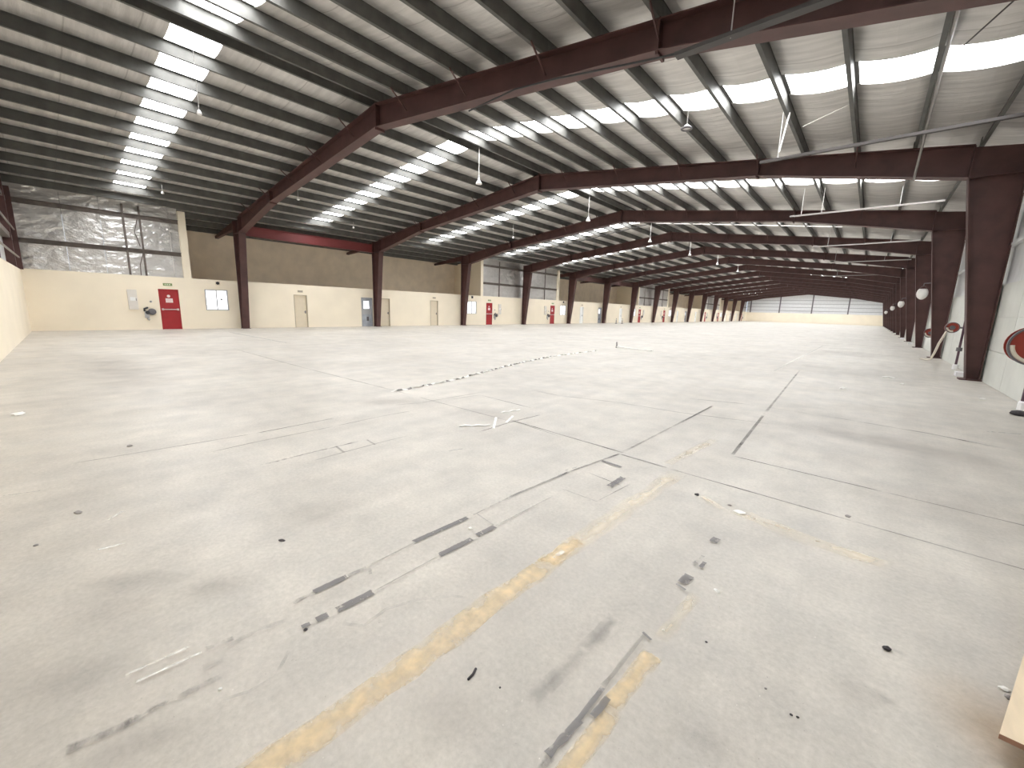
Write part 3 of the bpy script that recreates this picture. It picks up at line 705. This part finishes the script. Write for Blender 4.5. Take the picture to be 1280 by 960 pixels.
spl = [splice(0, 1, 0.72), splice(9.5, -1, 0.52), splice(9.5, 1, 0.52)]
base_l = MB().box(XOL - 0.08, XOL + 0.40, -0.2, 0.2, 0.0, 0.03).mesh('base_plate', MT['red']); base_r = MB().box(XOR - 0.38, XOR + 0.06, -0.2, 0.2, 0.0, 0.03).mesh('base_plate', MT['red'])
outr = MB(); outr.prism([(XOL, zr(XOL)), (XOL, zr(XOL) - 0.42), (-32.38, zr(-32.38) - 0.16), (-32.38, zr(-32.38))], -0.09, 0.09); outr = outr.mesh('outrigger', MT['red'])
fly = []
for sgn in (-1, 1):
    for k in (1, 3, 5, 7, 9):
        s = PS[k]; x = XR0 + sgn * s; d = 0.5
        for e in (-1, 1):
            m_ = MB(); m_.tube([(x, 0.05 * e, zr(x) - d + 0.1), (x, 0.62 * e, zr(x) + 0.04)], 0.022, 5)
            fly.append(m_.mesh('fly_brace', MT['red']))
cleat = MB()
for s, g in runs:
    x, z = px_(s, g)
    if x < XOL: continue
    cleat.box(x - 0.09, x - 0.075, -0.10, 0.10, zr(x) + 0.001, zr(x) + 0.2)
cleat = cleat.mesh('purlin_cleats', MT['purlin'])
extra = ['nearest the camera, crossing the top of the picture', 'second from the camera, right column beside large red hose reel', 'third from the camera, left column beside a two pane window', 'fourth from the camera, left column between red exit doors', 'fifth from the camera, left column right of a small window']
onames = ['sixth', 'seventh', 'eighth', 'ninth', 'tenth', 'eleventh', 'twelfth', 'thirteenth', 'fourteenth']
for i, y in enumerate(FR):
    lab = 'dark red portal frame ' + (extra[i] if i < 5 else (onames[i - 5] + ' from the camera') if i < 14 else 'last before the far end wall')
    t = thing('portal_frame', lab, 'steel frame', (0, y, 0), 'portal frames across the hall')
    for n, me in (('column', cl), ('column', cr), ('rafter', rl), ('rafter', rr_), ('base_plate', base_l), ('base_plate', base_r)): link(n, me, t)
    if any(a < y < b for a, b in SEG): link('outrigger', outr, t)
    for me in spl: link('splice_plate', me, t)
    o = link('purlin_cleats', cleat, t); o['kind'] = 'stuff'
    if i < 5:
        for me in fly: link('fly_brace', me, t)
# eave struts between left columns
for k, (a, b, lab) in enumerate(((0, 1, 'first and second'), (4, 5, 'fifth and sixth'), (5, 6, 'sixth and seventh'))):
    m_ = MB(); ya, yb = FR[a] + 0.19, FR[b] - 0.19
    m_.box(-28.42, -28.40, ya, yb, 5.38, 5.95); m_.box(-28.53, -28.29, ya, yb, 5.93, 5.95); m_.box(-28.53, -28.29, ya, yb, 5.38, 5.40)
    tag(m_.build('eave_strut', MT['strut' if k == 0 else 'red']), 'red steel eave beam running between the tops of the %s left columns' % lab, 'beam', 'eave beams along the left wall')

# ------------------------------------------------------------------ services under the roof
def hung_tray(y, z, x0, x1, rods, label, w=0.16, m='tray', rm='rod'):
    t = thing('cable_tray', label, 'cable tray', ((x0 + x1) / 2, y, z), 'cable trays over the right side')
    hx = (x1 - x0) / 2; b = MB()
    b.box(-hx, hx, -w/2, w/2, 0, 0.008); b.box(-hx, hx, -w/2, -w/2 + .008, .008, .06); b.box(-hx, hx, w/2 - .008, w/2, .008, .06)
    b.build('tray_channel', MT[m], t)
    for rx in rods:
        MB().tube([(rx - (x0 + x1) / 2, 0, 0.0), (rx - (x0 + x1) / 2, 0, zr(rx) + 0.2 - z)], 0.011, 6).build('hanger_rod', MT[rm], t)
    return t
hung_tray(7.72, 5.90, -3.15, 1.9, (-2.3, 0.6), 'dark cable tray hung along the nearest rafter')
hung_tray(13.25, 5.62, -2.85, 2.2, (-2.45, 2.05), 'dark cable tray across the bay before the second rafter', 0.1)
hung_tray(22.0, 5.85, -3.3, 1.4, (-2.9, -2.2, 0.2), 'pale cable tray across the bay before the third rafter', 0.06, 'conduit')
hung_tray(31.6, 5.80, -3.3, 1.4, (-2.6, 0.2), 'pale cable tray across the bay before the fourth rafter', 0.08, 'conduit')
hung_tray(43.0, 6.0, -3.4, 1.6, (-2.9, 0.1), 'bright cable tray across the bay before the fifth rafter', 0.10, 'rod')
hung_tray(52.5, 5.7, -4.5, 1.5, (-3.2, 0.4), 'faint cable tray deep in the hall on the right side', 0.10, 'conduit')
tag(MB().tube([(-8.3, 7.7, 6.42), (-6.8, 7.7, 6.47), (-5.6, 7.7, 6.33), (-4.4, 7.7, 6.14), (-3.4, 7.72, 6.0), (-3.0, 7.72, 5.95), (-2.4, 7.72, 5.935)], 0.018, 6).build('drooping_cable', MT['cable']), 'black cable drooping along the nearest rafter into the cable tray', 'cable')
def zroof(x): return zr(x) + ROOF - 0.24
tag(MB().tube([(x, 30.62, zroof(x) - .03) for x in (-26.5, -20, XR0 - .3)], 0.03, 6).build('roof_conduit', MT['cable']), 'thin dark conduit along the left edge of the fourth skylight strip', 'conduit')
tag(MB().tube([(x, 30.62, zroof(x) - .03) for x in (XR0 + .3, -8, -2)], 0.03, 6).build('roof_conduit', MT['rod']), 'pale conduit down the right slope under the fourth skylight strip', 'conduit')
tag(MB().tube([(0.35, 8.4, zroof(.35) - .02), (0.35, 12.6, zroof(.35) - .02), (0.35, 12.9, zroof(.35) - .1), (0.35, 17.0, 5.55)], 0.03, 6).build('roof_conduit', MT['conduit']), 'pale jointed conduit dropping from the roof to the second right column', 'conduit')
tag(MB().tube([(-2.33, 13.34, 6.76), (-2.45, 13.34, 5.85)], 0.022, 6).build('tie_rod', MT['globe']), 'bright white slanting rod above the tray before the second rafter', 'rod')
tag(MB().tube([(-2.02, 13.42, 6.38), (-1.03, 13.42, 6.68)], 0.015, 6).build('tie_rod', MT['rod']), 'thin pale rod slanting up to the roof before the second rafter', 'rod')
tag(MB().tube([(0.5, 11.6, zroof(.5) + .03), (1.3, 8.42, 6.05)], 0.014, 6).build('tie_rod', MT['tray']), 'thin dark bracing rod at the upper right corner under the roof', 'rod')
# pendant lamps along the ridge
po = ['nearest the camera', 'second from the camera', 'third from the camera', 'fourth from the camera', 'fifth from the camera', 'farthest of the ones in view']
for i in range(6):
    y = 12.75 + B * i; z = 6.68 + 0.03 * i; x = -13.1
    t = thing('pendant_lamp', 'small white bell pendant lamp hung from the ridge, ' + po[i], 'lamp', (x, y, z), 'pendant lamps under the ridge')
    MB().tube([(0, 0, 0.2), (0, 0, zr(x) + 0.16 - z)], 0.018, 6).build('drop_rod', MT['rod'], t)
    MB().lathe([(0.035, 0.22), (0.045, 0.15), (0.08, 0.09), (0.125, 0.02), (0.13, -0.02), (0.11, -0.02)], (0, 0, 0), 'z', 18).build('lamp_shade', MT['globe'], t, True)
    MB().lathe([(0.04, 0.21), (0.05, 0.30), (0.025, 0.32)], (0, 0, 0), 'z', 12).build('lamp_cap', MT['lgrey'], t)
for (x, y, z), lab in (((-20.6, 8.55, 6.25), 'small white lamp under the nearest rafter on the left slope'), ((-25.2, 13.7, 6.3), 'small white lamp between the first two left columns, under the eave'), ((-13.9, 3.42, 6.35), 'small white lamp beside the skylight strip at the upper left'), ((-25.0, 4.45, 6.3), 'small white lamp by the bottom end of the upper left skylight strip'), ((-19.2, 22.0, 6.35), 'small white forked lamp in front of the third rafter on the left slope')):
    t = thing('small_lamp', lab, 'lamp', (x, y, z), 'small lamps on the left slope')
    MB().tube([(0, 0, 0.08), (0, 0, zr(x) + 0.1 - z)], 0.008, 6).build('drop_rod', MT['rod'], t)
    MB().lathe([(0.025, 0.09), (0.045, 0.05), (0.06, 0.0), (0.05, -0.02), (0.02, -0.03)], (0, 0, 0), 'z', 14).build('lamp_shade', MT['globe'], t, True)
t = thing('ring_lamp', 'dark hanging ring lamp below the second skylight strip, right of the ridge', 'lamp', (-4.4, 11.9, 6.42))
MB().tube([(0.125 * cos(a), 0.125 * sin(a), 0) for a in [2 * pi * k / 20 for k in range(21)]], 0.025, 6).build('ring', MT['dgrey'], t)
MB().lathe([(0.115, 0.0), (0.08, 0.06), (0.03, 0.10)], (0, 0, 0.0), 'z', 16).build('lamp_shade', MT['globe'], t, True)
MB().tube([(0, 0, 0.1), (0, 0, zr(-4.4) + .1 - 6.42)], 0.014, 6).build('drop_rod', MT['rod'], t)
# big globe lamps on brackets along the right row of columns
gl = ['nearest of the row on the right columns', 'second of the row on the right columns', 'third of the row on the right columns', 'farthest of the row on the right columns']
for i, (x, y, z) in enumerate(((1.52, FR[2] - .02, 2.78), (1.52, FR[4], 2.80), (1.52, FR[6], 2.84), (1.52, FR[9], 2.72))):
    t = thing('globe_lamp', 'white globe lamp with a red cap, ' + gl[i], 'lamp', (x, y, z), 'globe lamps on the right')
    r = 0.21; zb = r * 1.45 + .14; xb = XOR - 0.24 - 0.78 * (z + zb - 0.03) / 5.37 - x - 0.016
    MB().lathe([(0.04, -r * 1.25)] + [(r * 0.92 * cos(a), r * 1.25 * sin(a)) for a in [radians(q) for q in (-70, -50, -30, -10, 10, 30, 50)]] + [(0.12, r * 0.85)], (0, 0, 0), 'z', 20).build('globe', MT['globe'], t, True)
    MB().lathe([(0.13, r * 0.9), (0.11, r * 1.15), (0.05, r * 1.5)], (0, 0, 0), 'z', 16).build('lamp_cap', MT['red'], t, True)
    MB().tube([(0, 0, r * 1.45), (0, 0, r * 1.45 + .12), (xb, 0, zb)], 0.022, 6).build('bracket', MT['dgrey'], t)

# ------------------------------------------------------------------ hose reels, risers and stand-in blocks on the right wall
def reel(x, y, z, label, hose=None, R=0.31):
    t = thing('hose_reel', label, 'hose reel', (x, y, z), 'hose reels on the right wall')
    for yy, n in ((-0.16, 'reel_disc'), (0.12, 'reel_disc')):
        MB().lathe([(0.05, yy), (R - 0.03, yy), (R, yy - 0.012), (R, yy + 0.03), (R - 0.03, yy + 0.022), (0.05, yy + 0.022)], (0, 0, 0), 'y', 32).build(n, MT['reelred'], t)
    MB().lathe([(R - 0.012, -0.192), (R + 0.012, -0.19), (R + 0.012, -0.125), (R - 0.01, -0.125), (R - 0.012, -0.192)], (0, 0, 0), 'y', 32, False).build('reel_rim', MT['dgrey'], t)
    a0 = [radians(q) for q in range(100, 285, 8)]
    MB().tube([(-(R - 0.05) * abs(cos(a)) if False else (R - 0.045) * cos(a), -0.185, (R - 0.045) * sin(a)) for a in a0 if sin(a) < 0.1], 0.028, 6).build('reel_pale_arc', MT['hose'], t)  # pale arc along the lower left rim of the disc
    m_ = MB()
    for k in range(4): m_.lathe([(R - .10, -0.13 + .06 * k), (R - .06, -0.10 + .06 * k), (R - .10, -0.07 + .06 * k)], (0, 0, 0), 'y', 24)
    m_.build('hose_coil', MT['black'], t, True)
    MB().lathe([(0.07, -0.20), (0.07, 0.16), (0.03, 0.17)], (0, 0, 0), 'y', 14).build('hub', MT['dgrey'], t)
    MB().tube([(0, 0.15, 0), (XWR - x - 0.01, 0.15, 0)], 0.03, 6).build('swing_arm', MT['dgrey'], t)
    if hose:
        MB().tube([Vector(p) - Vector((x, y, z)) for p in hose], 0.034, 8).build('loose_hose', MT['hose'], t, True)
def riser(y, top, label, pr=0.05):
    t = thing('riser_pipe', label, 'pipe', (2.37, y, 0), 'hose reel risers')
    MB().lathe([(pr, 0.16), (pr, top)], (0, 0, 0), 'z', 12).build('pipe', MT['riser'], t)
    MB().lathe([(0.08, 0.0), (0.08, 0.14), (0.06, 0.17)], (0, 0, 0), 'z', 12).build('pipe_foot', MT['brightwhite'], t)
    MB().lathe([(0.075, 0.62), (0.075, 0.74)], (0, 0, 0), 'z', 12).build('pipe_collar', MT['dgrey'], t)
reel(2.05, 10.55, 1.25, 'large red hose reel on the white wall at the right edge')
reel(2.08, 20.3, 1.40, 'red hose reel with pale hose trailing to the floor behind the second right column', [(1.97, 20.2, 1.26), (1.87, 20.4, 0.85), (1.86, 21.0, 0.47), (1.92, 22.4, 0.16), (1.95, 23.6, 0.05), (1.75, 24.0, 0.046)], 0.165)
reel(2.12, 27.2, 1.05, 'small dark red hose reel deep on the right, between two columns', None, 0.2)
riser(11.95, 1.05, 'maroon riser pipe with white foot below the large red hose reel')
riser(20.35, 2.50, 'tall dark riser pipe on the right wall behind the second hose reel', 0.032)
for x, y, lab in ((2.24, 18.0, 'bright floor patch built as a white block behind the second right column'), (2.2, 38.7, 'bright floor patch built as a white block far along the right wall'), (2.2, 48.3, 'farthest bright floor patch built as a white block along the right wall')):  # added white blocks standing in for bright spots on the floor
    o = MB().box(-0.12, 0.12, -0.19, 0.19, 0, 0.12).build('bright_patch_block', MT['brightwhite']); o.location = (x, y, 0); tag(o, lab, 'block', 'white blocks along the right wall')
o = MB().lathe([(0.06, 0), (0.12, 0.02), (0.10, 0.07), (0.03, 0.09)], (0, 0, 0), 'z', 9).build('rag_lump', MT['stone'], None, True); o.location = (2.2, 11.2, 0); tag(o, 'dark lump on the floor at the foot of the riser pipe', 'lump')

# ------------------------------------------------------------------ loose things on the floor
# plywood sheet on battens at the lower right corner
t = thing('plywood_sheet', 'pale plywood sheet raised on battens in the lower right corner', 'board', (0.57, 2.16, 0))
MB().flat([(0, 0), (1.22, -0.03), (1.75, 2.1), (0.60, 2.23)], 0.085, 0.105).build('board', MT['ply'], t)
MB().flat([(0.0, -0.0015), (1.22, -0.0315), (1.22, -0.030), (0, 0)], 0.085, 0.1048).build('board_edge', MT['plyedge'], t)
for yy in (0.12, 1.9): MB().flat([(0.14 + .26 * yy, yy), (1.3 + .25 * yy, yy - .03), (1.3 + .25 * yy, yy + .07), (0.14 + .26 * yy, yy + .10)], 0, 0.085).build('batten', MT['plyedge'], t)
# striped barrier tape lying across the floor
path = [(-6.621, 4.240), (-6.618, 4.595), (-6.720, 5.257), (-6.837, 6.019), (-7.148, 7.079), (-7.535, 8.396), (-7.902, 9.918), (-8.222, 11.651), (-8.297, 13.320), (-8.313, 14.860)]
P = [Vector((*p, 0)) for p in path]
def along(P, n):
    L_ = [0]; 
    for a, b in zip(P, P[1:]): L_.append(L_[-1] + (b - a).length)
    out = []
    for k in range(n + 1):
        d = L_[-1] * k / n; i = max(j for j in range(len(L_)) if L_[j] <= d + 1e-9); i = min(i, len(P) - 2)
        out.append(P[i].lerp(P[i + 1], (d - L_[i]) / (L_[i + 1] - L_[i])))
    return out
pts = along(P, 96); tw = thing('barrier_tape', 'long twisted black and white barrier tape trailing across the floor', 'tape', (P[0].x, P[0].y, 0))
wmb, kmb = MB(), MB()
for k in range(96):
    a, b = pts[k] - P[0], pts[k + 1] - P[0]; d = (b - a).normalized(); n = Vector((d.y, -d.x, 0))
    f0, f1 = k * 1.1, (k + 1) * 1.1; w = 0.035 + 0.010 * (k / 96)
    o0, o1 = [n * w * cos(f) + Vector((0, 0, w * abs(sin(f)) + 0.004)) for f in (f0, f1)]
    i0, i1 = [-n * w * cos(f) + Vector((0, 0, 0.004)) for f in (f0, f1)]
    q = [a + i0, b + i1, b + o1, a + o0]; tgt = kmb if k % 5 in (1, 3) and k < 70 else wmb
    tgt.hexa([tuple(v) for v in q] + [tuple(v + Vector((0, 0, 0.003))) for v in q])
wmb.build('white_band', MT['scrap'], tw); kmb.build('dark_band', MT['greyscrap'], tw)
t = thing('leaning_stub', 'short dark peg standing on the floor with white tape tied to it', 'peg', (-8.55, 17.1, 0))
MB().tube([(0, 0, 0.0), (0.02, 0, 0.12), (0, 0.02, 0.26)], 0.035, 6).build('peg', MT['greyscrap'], t)
MB().tube([(0.02, 0, 0.06), (0.6, -0.05, 0.03), (1.3, -0.1, 0.03), (1.75, -0.2, 0.03)], 0.03, 6).build('tied_tape', MT['scrap'], t)
def strip_thing(a, b, w, lab):
    a = Vector((*a, 0)); b = Vector((*b, 0)); d = (b - a).normalized(); n = Vector((d.y, -d.x, 0)) * w / 2; m_ = MB(); N = 5
    for k in range(N):
        p, q = (b - a) * (k / N), (b - a) * ((k + 1) / N); z0, z1 = 0.004 + 0.012 * (k % 2), 0.004 + 0.012 * ((k + 1) % 2)
        v = [p - n, q - n, q + n, p + n]; zz = [z0, z1, z1, z0]
        lo = [(v[i].x, v[i].y, zz[i]) for i in range(4)]; m_.hexa(lo + [(x, y, z + 0.003) for x, y, z in lo])
    o = m_.build('tape_scrap', MT['scrap']); o.location = (a.x, a.y, 0); tag(o, lab, 'scrap', 'white tape scraps')
strip_thing((-4.054, 3.630), (-3.787, 3.967), 0.05, 'straight white tape scrap lying on the floor, longest of the short ones')
strip_thing((-3.650, 3.888), (-3.993, 4.300), 0.035, 'short white tape scrap standing across the joint, middle of the three')
strip_thing((-3.715, 4.220), (-3.882, 4.552), 0.035, 'short slanted white tape scrap, rightmost of the three')
strip_thing((-4.168, 4.596), (-4.062, 4.937), 0.04, 'white tape scrap just above the other short tape scraps')
def bit(name, loc, r, m, lab, cat, flat=0.5, n=9, grp='litter on the floor', rot=0.0, asp=1.0):
    r *= 0.66
    bm = bmesh.new(); bmesh.ops.create_icosphere(bm, subdivisions=2, radius=r)
    rng = random.Random(hash(lab) % 1000 if False else sum(map(ord, lab)))
    for v in bm.verts:
        k = 1 + rng.uniform(-0.22, 0.22); v.co *= k; v.co.x *= asp; v.co.z = max(v.co.z * flat, -r * flat * 0.55)
    mz = min(v.co.z for v in bm.verts)
    for v in bm.verts: v.co.z -= mz
    me = bpy.data.meshes.new(name); bm.to_mesh(me); bm.free(); me.materials.append(MT[m])
    o = link(name, me, None, (loc[0], loc[1], 0.001)); o.rotation_euler = (0, 0, rot)
    tag(o, lab, cat, grp); return o
bit('stone', (0.281, 2.560), 0.022, 'stone', 'small black stone with a grey smear behind it, lower right of the floor', 'stone', 0.8, asp=1.2)
bit('plaster_chip', (0.672, 2.626), 0.022, 'scrap', 'white plaster chip beside the plywood sheet', 'chip', 0.5, asp=1.4, rot=0.5)
bit('stone', (0.675, 2.572), 0.02, 'greyscrap', 'dark grey pebble touching the white chip by the plywood', 'stone', 0.7)
o = MB().tube([(0, 0, 0.006), (0.012, -0.03, 0.007), (0.014, -0.062, 0.006)], 0.0055, 6).build('stick', MT['stone']); o.location = (*(-1.124, 1.114), 0.0); tag(o, 'thin black stick on the floor right of the near yellow line', 'stick')
bit('grit', (-0.983, 1.120), 0.007, 'stone', 'tiny black grit just below the thin black stick', 'grit')
bit('stone', (-2.828, 0.924), 0.02, 'stone', 'small dark sliver left of the rows of black tape', 'stone', 0.4, asp=2.0, rot=0.6)
bit('leaf_scrap', (-4.302, 0.040), 0.03, 'greyscrap', 'dark crumpled scrap near the left edge of the floor', 'scrap', 0.35, asp=1.8, rot=0.3)
bit('stone', (-3.895, -0.171), 0.018, 'greyscrap', 'small grey pebble at the left edge, below the crumpled scrap', 'stone')
bit('plaster_chip', (-8.585, -0.305), 0.10, 'scrap', 'white flake on the floor near the near end wall', 'chip', 0.25, asp=1.6)
bit('stone', (-5.947, 0.513), 0.035, 'greyscrap', 'grey pebble above the long thin dark line at left', 'stone')
bit('stone', (-1.908, 0.698), 0.014, 'stone', 'black crumb at the near end of the second tape row', 'crumb', 0.6)
bit('plaster_chip', (-1.841, 0.324), 0.012, 'scrap', 'white crumb at lower left beside the smeared tape', 'crumb', 0.5)
bit('plaster_chip', (-2.014, 1.918), 0.022, 'scrap', 'white crumb lying between two black tape strips', 'crumb', 0.5)
bit('plaster_chip', (-0.597, 3.622), 0.05, 'scrap', 'pale flat flake right of the yellow paint patch', 'chip', 0.25, asp=1.5)
bit('stone', (-0.966, 3.714), 0.03, 'stone', 'dark chip right where the faded yellow line ends', 'chip', 0.5)
bit('stone', (-0.695, 3.703), 0.022, 'greyscrap', 'grey pebble between the pale flake and the dark chip', 'stone', 0.5)
bit('plaster_chip', (-0.465, 2.442), 0.02, 'scrap', 'small white chip right of the square black tape', 'chip', 0.4, asp=1.5, rot=-.4)
bit('paper_scrap', (-0.288, 12.040), 0.09, 'scrap', 'small white scrap alone in the middle of the right floor', 'scrap', 0.4)
bit('paper_scrap', (0.590, 15.537), 0.16, 'scrap', 'flat white sheet on the floor toward the right columns', 'scrap', 0.2, asp=1.3)
bit('paper_scrap', (0.818, 14.283), 0.07, 'scrap', 'tiny white scrap just right of the flat white sheet', 'scrap', 0.3)
bit('paper_scrap', (2.004, 12.955), 0.08, 'scrap', 'small white flake in front of the second right column', 'scrap', 0.3)
bit('grit', (-0.396, 1.995), 0.009, 'stone', 'dark grit right of the worn yellow dashes', 'grit')
bit('grit', (-0.023, 1.834), 0.009, 'stone', 'left one of two dark grits low in the right half', 'grit')
bit('grit', (-0.002, 1.840), 0.008, 'stone', 'right one of two dark grits low in the right half', 'grit')
bit('grit', (-0.125, 1.901), 0.008, 'greyscrap', 'lone grey grit above the two dark grits', 'grit')
bit('plaster_chip', (-0.585, 1.924), 0.010, 'scrap', 'white crumb at the end of the faint yellow dash', 'crumb')
bit('paper_scrap', (0.079, 4.183), 0.03, 'greyscrap', 'grey scrap at the right end of the long floor joint', 'scrap', 0.4)
# two small marker posts by the bright doorway far along the left wall
for (x, y), lab in (((-26.6, 52.6), 'left one of two small grey marker posts by the far left wall'), ((-26.2, 53.6), 'right one of two small grey marker posts by the far left wall')):
    t = thing('marker_post', lab, 'post', (x, y, 0), 'marker posts by the left wall')
    MB().lathe([(0.16, 0), (0.16, 0.04), (0.05, 0.06), (0.04, 0.7), (0.02, 0.72)], (0, 0, 0), 'z', 10).build('post', MT['dgrey'], t)
    MB().lathe([(0.05, 0.5), (0.05, 0.6)], (0, 0, 0), 'z', 10).build('band', MT['scrap'], t)

# small pieces that belong to a part become its sub-parts
SUB = {'panel_latch': 'panel_door', 'panel_label': 'panel_door', 'notice_line': 'door_notice', 'door_handle': 'door_leaf', 'push_bar': 'door_leaf', 'lock_panel': 'door_leaf', 'kick_vent': 'door_leaf',
       'call_button': 'call_body', 'sign_print': 'sign_box', 'plate_print': 'plate', 'pane': 'window_frame', 'hand_wheel': 'valve_body', 'valve_elbow': 'valve_body', 'band': 'post', 'pipe_collar': 'pipe', 'lamp_cap': 'lamp_shade'}
for o in list(COL.objects):
    n = o.name.split('.')[0]
    if n in SUB and o.parent:
        sib = [c for c in o.parent.children if c.name.split('.')[0] == SUB[n]]
        if sib: o.parent = sib[0]
for t in [o for o in COL.objects if o.name.split('.')[0] == 'portal_frame']:
    cols = [c for c in t.children if c.name.split('.')[0] == 'column']
    for b in [c for c in t.children if c.name.split('.')[0] == 'base_plate']:
        b.parent = cols[0] if b.data == base_l else cols[1]
